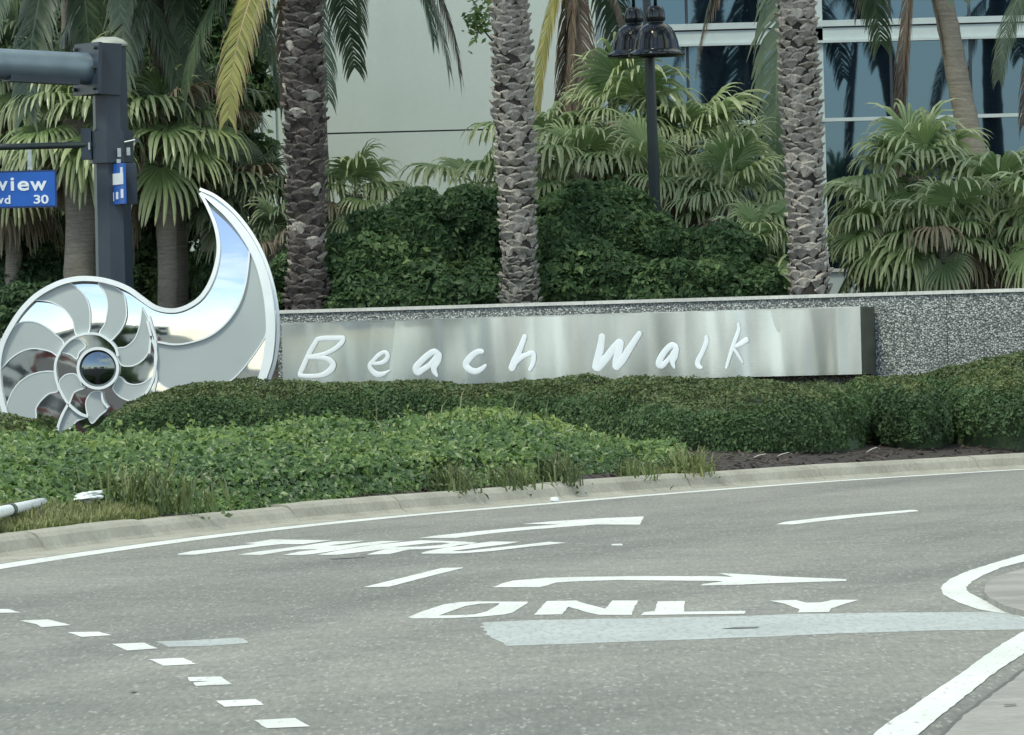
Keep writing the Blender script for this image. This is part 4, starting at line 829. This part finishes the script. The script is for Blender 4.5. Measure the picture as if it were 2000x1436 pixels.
# mulch chips
ch = MB()
for k in range(900):
    px = rng.uniform(1290, 2050) if k < 700 else rng.uniform(600, 1290); Y = kerb_y(px) + .05 + rng.random() * (5 if k < 700 else 1.2); c = ((px - 1000) / FPX * Y, Y, ground_at(px, Y) + .012)
    a = rng.uniform(0, 3.14); ax = np.array([[math.cos(a), math.sin(a), rng.normal(0, .3)], [-math.sin(a), math.cos(a), rng.normal(0, .3)], [0, 0, 1]]); ch.box(c, (rng.uniform(.04, .13), .025, .015), ax)
tag(ch.build('bark_chips', plain('bark_chip', (.06, .047, .038), .9, 0, .6, 3)), 'loose dark bark chips on the bed', 'mulch', kind='stuff')
lf = MB()
for px, py, lb in ((1482, 884, 'pale dead leaf on the mulch under the largest bush'), (1527, 892, 'pale dead leaf on the mulch near the kerb joint'), (1700, 880, 'pale dead leaf on the mulch under the smaller bush'), (1990, 862, 'pale dead leaf on the mulch at the right edge')):
    Y = kerb_y(px) + 1.4; c = np.array([(px - 1000) / FPX * Y, Y, ground_at(px, Y) + .04]); a = rng.uniform(-.6, .6); d = np.array([math.cos(a), .3, math.sin(a) * .4]) * .09
    o = MB().tube([c - d, c - d * .3 + (0, 0, .02), c + d * .5 + (0, 0, .025), c + d], [.006, .03, .026, .004], 6, flat=.004).build('fallen_leaf', plain('bleached_dead_leaf', (.38, .36, .32), .8), None)
    tag(o, lb, 'leaf', 'dead leaves on the mulch')
# litter at lower left
def onbed(px, py, z): return G(px, py, z)
a, b = onbed(-60, 1014, .29), onbed(87, 981, .29)
pipe = tag(empty('plastic_pipe', (a + b) / 2), 'white plastic pipe lying in the grass at the left edge', 'pipe', None)
dirv = (b - a) / np.linalg.norm(b - a)
MB().tube([a, a + (b - a) * .3, a + (b - a) * .55, b], [.047, .045, .043, .040], 14).build('pipe_tube', M['pvc'], pipe, smooth=True)
MB().tube([a + (b - a) * .5, a + (b - a) * .535], .052, 14).build('pipe_band', plain('dark_green_band', (.03, .05, .04), .5), pipe)
MB().tube([b - dirv * .02, b + dirv * .05], [.045, .046], 14).build('pipe_collar', M['pvc'], pipe)
bm_ = bmesh.new(); bmesh.ops.create_icosphere(bm_, subdivisions=4, radius=1)
c = onbed(152, 977, .29)
for v in bm_.verts:
    q = np.array(v.co); k = 1 + .16 * math.sin(q[0] * 5 + q[2] * 7) + .10 * math.sin(q[1] * 9 + q[0] * 11 + 1) + .07 * math.sin(q[2] * 17 + q[0] * 5)
    w = .5 + .5 * sm((q[0] + 1) / 1.3); v.co = c + np.array([q[0] * .20 * k, q[1] * .12 * k, q[2] * .050 * k * w + q[0] * .045])
me = bpy.data.meshes.new('plastic_bag'); bm_.to_mesh(me); bm_.free(); me.materials.append(M['pvc']); me.polygons.foreach_set('use_smooth', [True] * len(me.polygons))
tag(link('plastic_bag', me), 'crumpled white plastic wrapper in the grass beyond the pipe', 'litter')
c = onbed(1083, 977, .02); tag(MB().lathe([(.001, .03), (.03, .026), (.045, .008), (.04, -.01)], c, 10).build('pebble', M['pvc'], None, smooth=True), 'small pale pebble in the gutter below the weeds', 'stone')
# ------------------------------------------------------------------ dark shrubs behind the wall
def sh(px, py, Y, rx, ry, rz): return (at(px, py, Y), (rx, ry, rz))
K_ = 86.5 / FPX
blob_shrub('dark_shrub', [sh(640, 545, 86.2, .55, .5, .45), sh(740, 510, 86.4, .6, .55, .62), sh(840, 480, 86.6, .62, .6, .62), sh(930, 470, 86.8, .5, .55, .62), sh(690, 590, 86, .8, .5, .35), sh(880, 580, 86, .9, .5, .5)], 26000, .095, M['shrub_leaf'], 'dark glossy shrub between the first and second date palms', group='dark shrubs along the top of the wall', seed=2)
blob_shrub('dark_shrub', [sh(1080, 480, 86.9, .45, .5, .62), sh(1160, 455, 87, .6, .6, .55), sh(1230, 460, 87, .5, .55, .55), sh(1120, 560, 86.2, .8, .5, .5)], 20000, .095, M['shrub_leaf'], 'dark glossy shrub right of the middle date palm', group='dark shrubs along the top of the wall', seed=6)
blob_shrub('dark_shrub', [sh(1310, 510, 86.8, .55, .5, .55), sh(1400, 510, 86.6, .5, .5, .5), sh(1270, 575, 86.2, .7, .5, .4), sh(1420, 570, 86.0, .6, .5, .36)], 17000, .095, M['shrub_leaf'], 'dark glossy shrub in front of the street lamp base', group='dark shrubs along the top of the wall', seed=9)
blob_shrub('dark_shrub', [sh(30, 540, 93.5, .6, .5, .55), sh(100, 530, 94, .6, .5, .5), sh(190, 590, 94, .6, .5, .5), sh(-60, 500, 94, .6, .6, .7), sh(60, 620, 90, .7, .5, .35)], 15000, .09, M['shrub_leaf'], 'dark bush at far left below the street-name sign', group='dark shrubs along the top of the wall', seed=12)
blob_shrub('dark_shrub', [sh(390, 590, 94, .7, .6, .6), sh(290, 600, 94.5, .6, .6, .6), sh(470, 570, 92, .6, .5, .5), sh(540, 600, 86.3, .5, .4, .35)], 15000, .09, M['shrub_leaf'], 'dark bush seen through the bow of the sculpture horn', group='dark shrubs along the top of the wall', seed=15)
blob_shrub('background_shrub', [sh(60, 300, 97, 1.2, .7, 1.6), sh(330, 330, 97, 1.3, .7, 1.5), sh(200, 420, 97, 1.6, .7, 1.4), sh(-80, 420, 97, 1.2, .7, 2)], 22000, .13, M['shrub_leaf'], 'tall dark thicket behind the palms at left', group=None, seed=18, base=(at(150, 500, 97)[0], 97, .3))
blob_shrub('background_shrub', [sh(90, 60, 98, 1.5, .6, 1.0), sh(330, 60, 98, 1.3, .6, .9), sh(-60, 120, 98, 1.2, .6, 1.2), sh(420, 200, 98, .7, .6, 1.0)], 20000, .13, M['shrub_leaf'], 'dark tree mass filling the top left corner', group=None, seed=19, base=(at(150, 500, 98)[0], 98, .3))
# ------------------------------------------------------------------ palm leaf meshes (local frame: stalk grows along +x, z up)
def attr_mesh(name, V, T, R, Fc, mat):
    me = bpy.data.meshes.new(name); me.from_pydata([tuple(map(float, v)) for v in V], [], Fc)
    for nm, a in (('t', T), ('rnd', R)): x = me.attributes.new(nm, 'FLOAT', 'POINT'); x.data.foreach_set('value', np.asarray(a, np.float32))
    me.materials.append(mat); return me
def fan_mesh(elev, seed, mat, R=.80, Lp=.55, nseg=26, droop=1.0):
    r = random.Random(seed); V = []; T = []; RR = []; Fc = []
    e = rad(elev); d = np.array([math.cos(e), 0, math.sin(e)])
    pts = [np.array([0, 0, 0]) + d * Lp * t + np.array([0, 0, -.10 * Lp * t * t]) for t in (0, .35, .7, 1)]
    for i, p in enumerate(pts):
        w = .016 - .007 * i / 3
        for k in range(3): a = 2 * math.pi * k / 3; V.append(p + np.array([0, math.cos(a) * w, math.sin(a) * w])); T.append(.1); RR.append(.8)
    for i in range(3):
        for k in range(3): Fc.append((i * 3 + k, i * 3 + (k + 1) % 3, i * 3 + 3 + (k + 1) % 3, i * 3 + 3 + k))
    hub = pts[-1]; e2 = e - .25; d2 = np.array([math.cos(e2), 0, math.sin(e2)]); Yv = np.array([0, 1.0, 0]); nrm = np.cross(d2, Yv); nrm = nrm if nrm[2] > 0 else -nrm
    span = rad(128); lr = r.random() * .5
    for s in range(nseg):
        ph = -span + 2 * span * (s + .5) / nseg + r.uniform(-.02, .02); ha = span / nseg * 1.08
        dr = d2 * math.cos(ph) + Yv * math.sin(ph); sd = -d2 * math.sin(ph) + Yv * math.cos(ph)
        Rl = R * (1 - .22 * abs(ph / span) ** 2) * r.uniform(.88, 1.08) * (r.uniform(.5, .85) if r.random() < .07 else 1); rv = lr + r.random() * .5; o = len(V)
        dk = droop * r.uniform(.6, 1.4); sway = r.gauss(0, .05)
        cup = nrm * .10 * abs(math.sin(ph)) * R
        pos = hub.copy(); cur = dr.copy(); last = 0.0
        for j, f in enumerate((.06, .38, .60, .78, .92, 1.0)):
            step = (f - last) * Rl; last = f
            if f > .42: cur = cur + np.array([0, 0, -1.0]) * dk * (.55 if f < .7 else .95); cur = cur + sd * sway; cur /= np.linalg.norm(cur)
            pos = pos + cur * step; wd_ = (f * Rl * math.tan(ha) if f <= .4 else (.38 * R * math.tan(ha)) * {.60: .92, .78: .72, .92: .5, 1.0: .06}[f])
            rd = nrm * wd_ * .55
            c = pos + cup * min(1, f * 1.6)
            V.extend([c - sd * wd_, c + rd, c + sd * wd_]); T += [f] * 3; RR += [rv * .8, rv, rv * .8]
        for j in range(5): a = o + j * 3; Fc += [(a, a + 1, a + 4, a + 3), (a + 1, a + 2, a + 5, a + 4)]
    return attr_mesh('fan_leaf', V, T, RR, Fc, mat)
ELEV = [75, 50, 28, 8, -14, -38, -60]
FAN = {}
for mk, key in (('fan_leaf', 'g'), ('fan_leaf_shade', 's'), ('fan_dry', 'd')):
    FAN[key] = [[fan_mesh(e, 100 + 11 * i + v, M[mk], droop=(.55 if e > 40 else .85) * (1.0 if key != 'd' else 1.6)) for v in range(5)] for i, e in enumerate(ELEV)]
def fan_palm(px, py, Y, n, sc, label, mat='g', dry=.12, lo=-45, trunk=.11, skirt=0, trunk_top=None, elong=1.0):
    c = at(px, py, Y); g = ground_at(px, Y)
    t = tag(empty('fan_palm', (c[0], c[1], g)), label, 'palm', 'fan palms behind the wall')
    h = c[2] - g
    pts = [np.array([c[0] + random.uniform(-.03, .03), c[1], g + h * k]) for k in np.linspace(-.03, 1.0, 14)]
    MB().tube(pts, [trunk * (1.25 if i < 2 else 1) * (1.0 + .07 * (i % 2)) for i in range(14)], 12).build('trunk', M['trunk_fan'], t, smooth=True)
    for k in range(n):
        f = k / max(1, n - 1); el = 80 + (lo - 80) * f ** .8 + random.uniform(-8, 8)
        ei = int(np.argmin([abs(el - e) for e in ELEV])); key = 'd' if (f > .75 and random.random() < dry * 3) or random.random() < dry * .4 else mat
        az = k * 2.39996 + random.uniform(-.3, .3)
        o = local('leaf', random.choice(FAN[key][ei]), t, (random.uniform(-.05, .05), random.uniform(-.05, .05), h + random.uniform(-.12, .08) - .1 * f), (random.uniform(-.12, .12), random.uniform(-.12, .12), az), sc * random.uniform(.68, 1.15))
    for k in range(skirt):
        o = local('dead_leaf', random.choice(FAN['d'][5 + k % 2]), t, (0, 0, h - .12 - .25 * random.random()), (0, 0, k * 2.4 + random.random()), sc * random.uniform(.7, 1.0))
    return t
fan_palm(1205, 235, 91.5, 26, 1.05, 'tallest fan palm, its crown right under the lamp bells', lo=-50)
fan_palm(1345, 285, 91.8, 26, 1.05, 'fan palm just right of the lamp post, below the dark window')
fan_palm(1135, 330, 90.5, 24, 1.0, 'fan palm between the middle date palm and the lamp post', dry=.12)
fan_palm(1270, 350, 90.0, 20, .95, 'fan palm directly behind the lamp post', dry=.3)
fan_palm(1425, 395, 89.6, 24, 1.0, 'fan palm right of the lamp with bleached drooping leaves', dry=.15)
fan_palm(1478, 475, 88.3, 22, .85, 'low fan palm left of the right-hand date palm', lo=-60)
fan_palm(1055, 290, 92.0, 14, .95, 'pale green fan palm peeping out right behind the middle date palm', dry=.05)
fan_palm(930, 360, 91.0, 10, .95, 'fan palm peeping out left of the middle date palm', dry=.02)
fan_palm(1790, 345, 90.5, 30, 1.15, 'large fan palm right of the right-hand date palm', dry=.06, lo=-55)
fan_palm(1720, 440, 89.6, 22, 1.0, 'fan palm low beside the right-hand date palm', dry=.08, lo=-60)
fan_palm(1850, 455, 89.0, 22, .95, 'fan palm with tan drooping tips, low at right', dry=.2, lo=-60)
fan_palm(1960, 395, 90.0, 26, 1.05, 'fan palm at the right edge of the view', dry=.15, lo=-55, skirt=2)
fan_palm(2060, 430, 88.8, 18, 1.0, 'fan palm cut off by the right edge of the view', dry=.18, lo=-60, skirt=2)
fan_palm(690, 380, 92.0, 24, .85, 'fan palm right of the left date palm with straw-coloured leaves', dry=.18, lo=-55, skirt=3)
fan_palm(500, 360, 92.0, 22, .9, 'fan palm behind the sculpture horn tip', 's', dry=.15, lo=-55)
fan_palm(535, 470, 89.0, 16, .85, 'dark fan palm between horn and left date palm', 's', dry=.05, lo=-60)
fan_palm(150, 235, 91.0, 26, 1.05, 'cabbage palm just left of the signal pole with a thick trunk', dry=.12, lo=-45, trunk=.20, skirt=2)
fan_palm(318, 250, 91.5, 26, 1.05, 'cabbage palm just right of the signal pole', dry=.12, lo=-45, trunk=.135, skirt=2)
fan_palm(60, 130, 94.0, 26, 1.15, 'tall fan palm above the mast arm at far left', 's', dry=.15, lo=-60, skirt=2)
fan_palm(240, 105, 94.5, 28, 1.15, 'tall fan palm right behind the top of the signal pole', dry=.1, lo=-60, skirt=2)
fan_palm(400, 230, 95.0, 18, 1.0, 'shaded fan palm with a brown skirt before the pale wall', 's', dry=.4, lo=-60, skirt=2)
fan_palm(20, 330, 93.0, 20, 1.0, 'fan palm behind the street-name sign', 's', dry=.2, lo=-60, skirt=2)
# ------------------------------------------------------------------ feather palms (fronds hang into the frame from crowns above it)
def frond_mesh(e0, curl, L, seed, mat, ll=.62, nl=46, hang=1.0):
    r = random.Random(seed); V = []; T = []; RR = []; Fc = []; n = 22
    P = [np.zeros(3)]; A = []
    for i in range(n): a = rad(e0 - curl * (i / n) ** 1.2); A.append(a); P.append(P[-1] + np.array([math.cos(a), 0, math.sin(a)]) * L / n)
    A.append(A[-1])
    for i, p in enumerate(P):
        w = .028 * (1 - .85 * i / n)
        for k in range(4): b = math.pi / 2 * k; V.append(p + np.array([0, math.cos(b) * w, math.sin(b) * w * .7])); T.append(.9); RR.append(.9)
    for i in range(n):
        for k in range(4): Fc.append((i * 4 + k, i * 4 + (k + 1) % 4, i * 4 + 4 + (k + 1) % 4, i * 4 + 4 + k))
    for i in range(nl):
        f = .12 + .88 * i / (nl - 1); q = f * n; j = min(n - 1, int(q)); base = P[j] + (P[j + 1] - P[j]) * (q - j); a = A[j]
        t = np.array([math.cos(a), 0, math.sin(a)]); up = np.array([-math.sin(a), 0, math.cos(a)])
        l = ll * (.45 + .55 * math.sin(math.pi * min(1, f * .85 + .12))) * r.uniform(.85, 1.1)
        for sgn in (-1, 1):
            d = t * .62 + np.array([0, sgn * .8, 0]) + up * .12; d /= np.linalg.norm(d); o = len(V); w = .018 * r.uniform(.8, 1.2); rv = r.random(); sd = np.cross(d, up); sd /= np.linalg.norm(sd)
            p = base.copy(); cur = d
            for k, g in enumerate((0, .4, .72, 1.0)):
                if k: cur = cur + np.array([0, 0, -hang * (.35, .6, .75)[k - 1] * r.uniform(.7, 1.3)]); cur /= np.linalg.norm(cur); p = p + cur * l * (g - (0, .4, .72)[k - 1])
                ww = w * (1, 1.1, .75, .12)[k]; V.extend([p - sd * ww, p + sd * ww]); T += [g] * 2; RR += [rv] * 2
            for k in range(3): Fc.append((o + 2 * k, o + 2 * k + 1, o + 2 * k + 3, o + 2 * k + 2))
    return attr_mesh('frond', V, T, RR, Fc, mat)
FE = [(70, 90), (45, 95), (20, 95), (-8, 75), (-38, 48), (-65, 24), (-82, 6)]
FR = {k: [[frond_mesh(e, c, 3.1, 400 + 5 * i + v, M[mk], hang=1.0 if k != 'd' else 1.5) for v in range(2)] for i, (e, c) in enumerate(FE)] for k, mk in (('g', 'frond'), ('y', 'frond_yellow'), ('d', 'frond_dry'))}
def ring_trunk(t, pts, r0, r1, mat):
    Q = cr_spline(np.array(pts, float), 16); n = len(Q)
    MB().tube(Q, [(r0 + (r1 - r0) * i / n) * (1.06 if i % 3 == 0 else 1.0) for i in range(n)], 14).build('trunk', mat, t, smooth=True)
def feather_palm(px, zc, Y, label, fronds, ring=12, trunk=None, sc=1.0, r0=.19):
    x = at(px, 0, Y)[0]; g = ground_at(px, Y); t = tag(empty('coconut_palm', (x, Y, g)), label, 'palm', 'feather palms reaching above the frame')
    ring_trunk(t, trunk or [(x, Y, g - .1), (x + .05, Y, g + (zc - g) * .4), (x - .04, Y, g + (zc - g) * .75), (x, Y, zc)], r0, r0 * .7, M['trunk_fan'])
    top = np.array((trunk[-1] if trunk else (x, Y, zc))) - np.array([x, Y, g])
    for k in range(ring): local('frond', random.choice(FR['g'][k % 4]), t, top + (0, 0, random.uniform(-.1, .15)), (0, 0, k * 2.4 + random.random() * .4), sc * random.uniform(.9, 1.1))
    for (key, ei, az, dz, s) in fronds: local('frond' if key != 'd' else 'dead_frond', FR[key][ei][int(abs(az)) % 2], t, top + (0, 0, dz), (0, 0, rad(az)), s)
feather_palm(566, 7.5, 91.2, 'coconut palm hidden behind the left date palm with one yellow frond', [('y', 4, 238, -.2, 1.0), ('g', 4, 200, 0, 1.0), ('g', 3, 182, .1, 1.05), ('g', 5, 320, 0, .85), ('d', 6, 250, -.3, .7)], ring=7, r0=.13)
feather_palm(610, 8.9, 95.5, 'taller coconut palm behind the left date palm, fronds over the blank wall', [('g', 3, 350, 0, 1.15), ('g', 4, 345, 0, 1.15), ('g', 5, 335, .3, 1.0), ('g', 3, 5, 0, 1.25), ('g', 4, 10, -.1, 1.25), ('g', 4, 0, .5, 1.2), ('d', 4, 8, .1, 1.35)], ring=5, r0=.15)
feather_palm(1122, 7.2, 94.5, 'coconut palm with dead brown fronds left of the lamp', [('y', 5, 205, .0, .8), ('d', 6, 215, -.1, 1.0), ('d', 6, 300, -.1, 1.0), ('d', 4, 330, 0, .5), ('d', 6, 180, -.1, .95)], ring=4, r0=.14)
feather_palm(1562, 7.9, 94.0, 'coconut palm behind the right date palm with a long hanging green frond', [('g', 6, 200, -.2, 1.5), ('g', 5, 246, 0, 1.45), ('d', 4, 182, -.1, .95), ('g', 4, 180, .1, .9)], ring=5, r0=.12)
cy = 94.0; tb, tm, tt_ = at(1925, 420, cy), at(1880, 200, cy), at(1835, -20, cy)
feather_palm(1925, 7.0, cy, 'leaning ringed coconut palm trunk before the right-hand windows', [('d', 6, 200, -.1, 1.1), ('d', 6, 185, -.3, .95), ('d', 4, 185, .2, .55), ('d', 5, 345, -.2, .5)], ring=3, trunk=[(tb[0] + .12, cy, .3), tuple(tb), tuple(tm), tuple(tt_), (tt_[0] - .35, cy, tt_[2] + .8)], r0=.19)
feather_palm(322, 7.8, 92.3, 'coconut palm whose fronds fill the top left behind the signal pole', [('g', 4, 200, 0, 1.1), ('g', 4, 250, 0, 1.1), ('g', 5, 300, 0, 1.0), ('g', 4, 340, 0, 1.1), ('g', 5, 230, 0, 1.0), ('g', 4, 180, 0, 1.0)])
feather_palm(146, 7.7, 92.0, 'coconut palm whose fronds hang in at the top left corner', [('g', 4, 330, 0, 1.1), ('g', 4, 250, 0, 1.1), ('g', 5, 290, 0, 1.0), ('g', 4, 10, 0, 1.1), ('g', 3, 350, 0, 1.0)])
feather_palm(2080, 7.2, 95.0, 'coconut palm just outside the right edge with a brown frond showing', [('d', 5, 200, 0, .9), ('g', 4, 215, 0, .8)], ring=4)
# ------------------------------------------------------------------ date palms with cut leaf bases
def boot_mesh(seed, mat, w=.112, h=.12, pr=.066):
    r = random.Random(seed); V = []; Fc = []; rows = [(0, .35, .012), (.45, .85, .55), (.8, 1.0, .95), (1.0, .95, 1.0), (.97, .7, .25)]
    for j, (z, ww, p) in enumerate(rows):
        for i in range(5):
            u = i / 2 - 1; arch = 1 - .55 * u * u
            V.append((u * w * ww + r.uniform(-.006, .006), -(p * pr * arch) + .05 * u * u * .6 + r.uniform(-.004, .004), z * h + (-.03 * u * u if j >= 2 else .01 * u * u) + r.uniform(-.006, .006)))
    for j in range(len(rows) - 1):
        for i in range(4): a = j * 5 + i; Fc.append((a, a + 1, a + 6, a + 5))
    me = bpy.data.meshes.new('leaf_base'); me.from_pydata(V, [], Fc); me.materials.append(mat); return me
BOOT = [boot_mesh(k, M['boot']) for k in range(5)]
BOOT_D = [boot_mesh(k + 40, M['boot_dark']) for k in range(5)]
BOOT_OLD = [boot_mesh(k + 20, M['bark_old'], .10, .10, .05) for k in range(5)]
def date_palm(px_base, px_top, Y, label, old=.28, r=.215, dark=False):
    b = at(px_base, 590, Y); tp = at(px_top, 0, Y); g = ground_at(px_base, Y); slope = (tp[0] - b[0]) / (tp[2] - b[2]); ztop = 9.6
    X0 = b[0] - slope * (b[2] - g); t = tag(empty('date_palm', (X0, Y, g)), label, 'palm', 'date palms behind the lettered wall')
    cen = lambda z: np.array([slope * (z - g), 0, z - g])
    rad_ = lambda z: r * (1.12 if z < 2.4 else 1.0) + .05 * max(0, 1 - (z - g) / 1.5) + .015 * math.sin(z * 1.7)
    zs = np.linspace(g - .1, ztop, 60)
    MB().tube([cen(z) + np.array([X0, Y, g]) for z in zs], [rad_(z) - .01 for z in zs], 16).build('trunk', M['bark_core'], t, smooth=True)
    rest = MB(); z = g + .05; row = 0
    while z < ztop:
        isold = z < 2.05 + old; ncir = 8 if not isold else 10
        for k in range(ncir):
            a = 2 * math.pi * (k + .5 * (row % 2)) / ncir + random.uniform(-.09, .09); n_ = np.array([math.sin(a), -math.cos(a), 0]); p = cen(z) + n_ * rad_(z); p[2] += random.uniform(-.015, .015)
            if random.random() < .05: continue
            k2 = 1.0 if not isold else random.uniform(.7, 1.05)
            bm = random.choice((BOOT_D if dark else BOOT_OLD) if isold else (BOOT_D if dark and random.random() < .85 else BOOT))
            if n_[1] < .25 and 1.75 < z < 6.5:
                local('leaf_base', bm, t, p, (random.uniform(-.25, .15) + (0 if not isold else random.uniform(-.35, .25)), random.uniform(-.25, .25), a + random.uniform(-.1, .1)), (k2 * random.uniform(.8, 1.2), k2 * random.uniform(.6, 1.45), k2 * random.uniform(.7, 1.3)))
            else:
                R_ = Matrix.Rotation(a, 3, 'Z'); rest.add([np.array(R_ @ v.co) + p + np.array([X0, Y, g]) for v in bm.vertices], [tuple(q.vertices) for q in bm.polygons])
        z += (.094 if not isold else .075) * random.uniform(.93, 1.07); row += 1
    o = rest.build('leaf_bases', M['boot'], t, recalc=False); o['kind'] = 'stuff'
    top = cen(ztop)
    for k in range(12): local('frond', random.choice(FR['g'][k % 5 if k % 5 < 4 else 2]), t, top + (0, 0, random.uniform(-.2, .3)), (0, 0, k * 2.4), random.uniform(.95, 1.2))
    return t
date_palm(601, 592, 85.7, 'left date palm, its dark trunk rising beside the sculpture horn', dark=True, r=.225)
date_palm(1016, 996, 85.4, 'middle date palm trunk with shaggy grey base above the lettering', old=.55, r=.212)
date_palm(1582, 1554, 85.7, 'right-hand date palm trunk in front of the blue windows', old=.0)
# leafy sprig beside the middle trunk
c = at(930, 45, 87.2); s_ = tag(empty('fig_sprig', c), 'small bright green sprig sprouting beside the middle palm trunk', 'plant')
MB().tube([at(962, 80, 87.3), at(945, 60, 87.2), at(925, 30, 87.2)], [.012, .01, .005], 6).build('stem', M['stem_brown'], s_)
P = np.array([at(rng.normal(932, 14), rng.normal(42, 20), 87.2) + (0, rng.normal(0, .08), 0) for _ in range(150)]); leaf_cards('leaves', P, np.tile([0, -.8, .6], (150, 1)), .10, M['cover_leaf'], s_, .5, np.clip(rng.normal(.75, .2, 150), 0, 1))
# ------------------------------------------------------------------ the other side of the road, seen mirrored in steel and glass
def far_block(x, y, w, dpt, h, face, label, wall, rows, cols):
    """a plain rendered block; face = unit vector of the side that looks at the sculpture"""
    t = tag(empty('apartment_block', (x, y, 0)), label, 'building', 'buildings across the road, seen in reflections')
    f = np.array([face[0], face[1], 0.]); f /= np.linalg.norm(f); s = np.array([-f[1], f[0], 0]); c = np.array([x, y, h / 2])
    MB().box(c, (w, dpt, h), [s, f, ZUP]).build('wall', wall, t)
    MB().box(c + ZUP * (h / 2 + .15), (w + .5, dpt + .5, .3), [s, f, ZUP]).build('roof', M['cap'], t)
    for r in range(rows):
        for k in range(cols):
            p = np.array([x, y, 0]) + s * (-w / 2 + w * (k + .5) / cols) + f * (dpt / 2 + .03) + ZUP * (h * (r + .55) / rows)
            MB().box(p, (w / cols * .55, .06, h / rows * .5), [s, f, ZUP]).build('window', M['window_dark'], t)
pale = plain('pale_block_wall', (.66, .66, .62), .8); tan = plain('tan_wall', (.50, .48, .44), .8); coral = plain('pink_wall', (.5, .44, .41), .8)  # the blocks' own even wall colours
far_block(-22, -75, 22, 10, 7.5, (.1, 1), 'pale two-storey block across the road, mirrored in the sculpture', pale, 2, 6)
far_block(8, -85, 18, 10, 9, (0, 1), 'tan block across the road, mirrored in the windows', tan, 3, 5)
far_block(-66, 22, 14, 10, 4.5, (.74, .67), 'pale block to the left, mirrored in the steel panel', pale, 3, 4)
far_block(-52, 47, 9, 8, 3.6, (.8, .5), 'pink block to the left, mirrored in the steel panel', coral, 2, 3)
far_block(-60, -4, 12, 8, 4.5, (.6, .75), 'tan block to the left, mirrored in the steel panel', tan, 2, 4)
TREES = [(-14, -45, 5.5, 3.0), (-27, -50, 6.5, 3.4), (-3, -55, 6, 3.0), (12, -48, 5.5, 2.8), (24, -60, 7, 3.5), (-52, 34, 4.6, 1.6), (-58, 12, 4.6, 1.8), (-40, -20, 6, 3)]
WHERE = ['opposite the sculpture hub', 'left of the pale two-storey block', 'straight behind the road', 'right of the tan block', 'far right across the road', 'left beside the pink block', 'left before the pale block', 'at the far left bend']
for (x, y, h, r), wh in zip(TREES, WHERE):
    bl_ = [((x + rng.normal(0, r * .3), y + rng.normal(0, r * .3), h * .62 + rng.normal(0, h * .1)), (r * .55, r * .55, h * .22)) for _ in range(6)]
    t = blob_shrub('street_tree', bl_, 2600, .5, M['shrub_leaf'], 'round street tree across the road, ' + wh + ', seen mirrored', 'tree', 'street trees across the road, seen in reflections', base=(x, y, .0), seed=int(140 + x))
    MB().tube([(x, y, -.1), (x + .1, y, h * .3), (x, y, h * .62)], [.2, .15, .1], 8).build('trunk', M['stem_brown'], t)
# parked red car mirrored in the shell
cx_, cy_ = -11.5, -9.0; car = tag(empty('red_car', (cx_, cy_, 0)), 'dark red car waiting across the road, seen mirrored in the shell', 'car')
red = plain('dark_red_car_paint', (.16, .018, .02), .25, 0, .05); Lc = 4.4
side = [(-2.2, .35), (-2.2, .75), (-2.05, .92), (-1.3, .98), (-.7, 1.42), (.8, 1.45), (1.5, 1.0), (2.1, .9), (2.2, .6), (2.2, .35)]
MB().prism([np.array([cx_ + a, cy_ - .85, z]) for a, z in side], (0, 1.7, 0)).build('body', red, car)
MB().prism([np.array([cx_ + a, cy_ + .86, z]) for a, z in [(-1.15, 1.0), (-.66, 1.36), (.74, 1.38), (1.28, 1.02)]], (0, .02, 0)).build('window', M['window_dark'], car)
for a in (-1.4, 1.4):
    for s in (-.8, .8): MB().tube([(cx_ + a, cy_ + s - .1, .33), (cx_ + a, cy_ + s + .1, .33)], .33, 18).build('wheel', M['grime'], car)
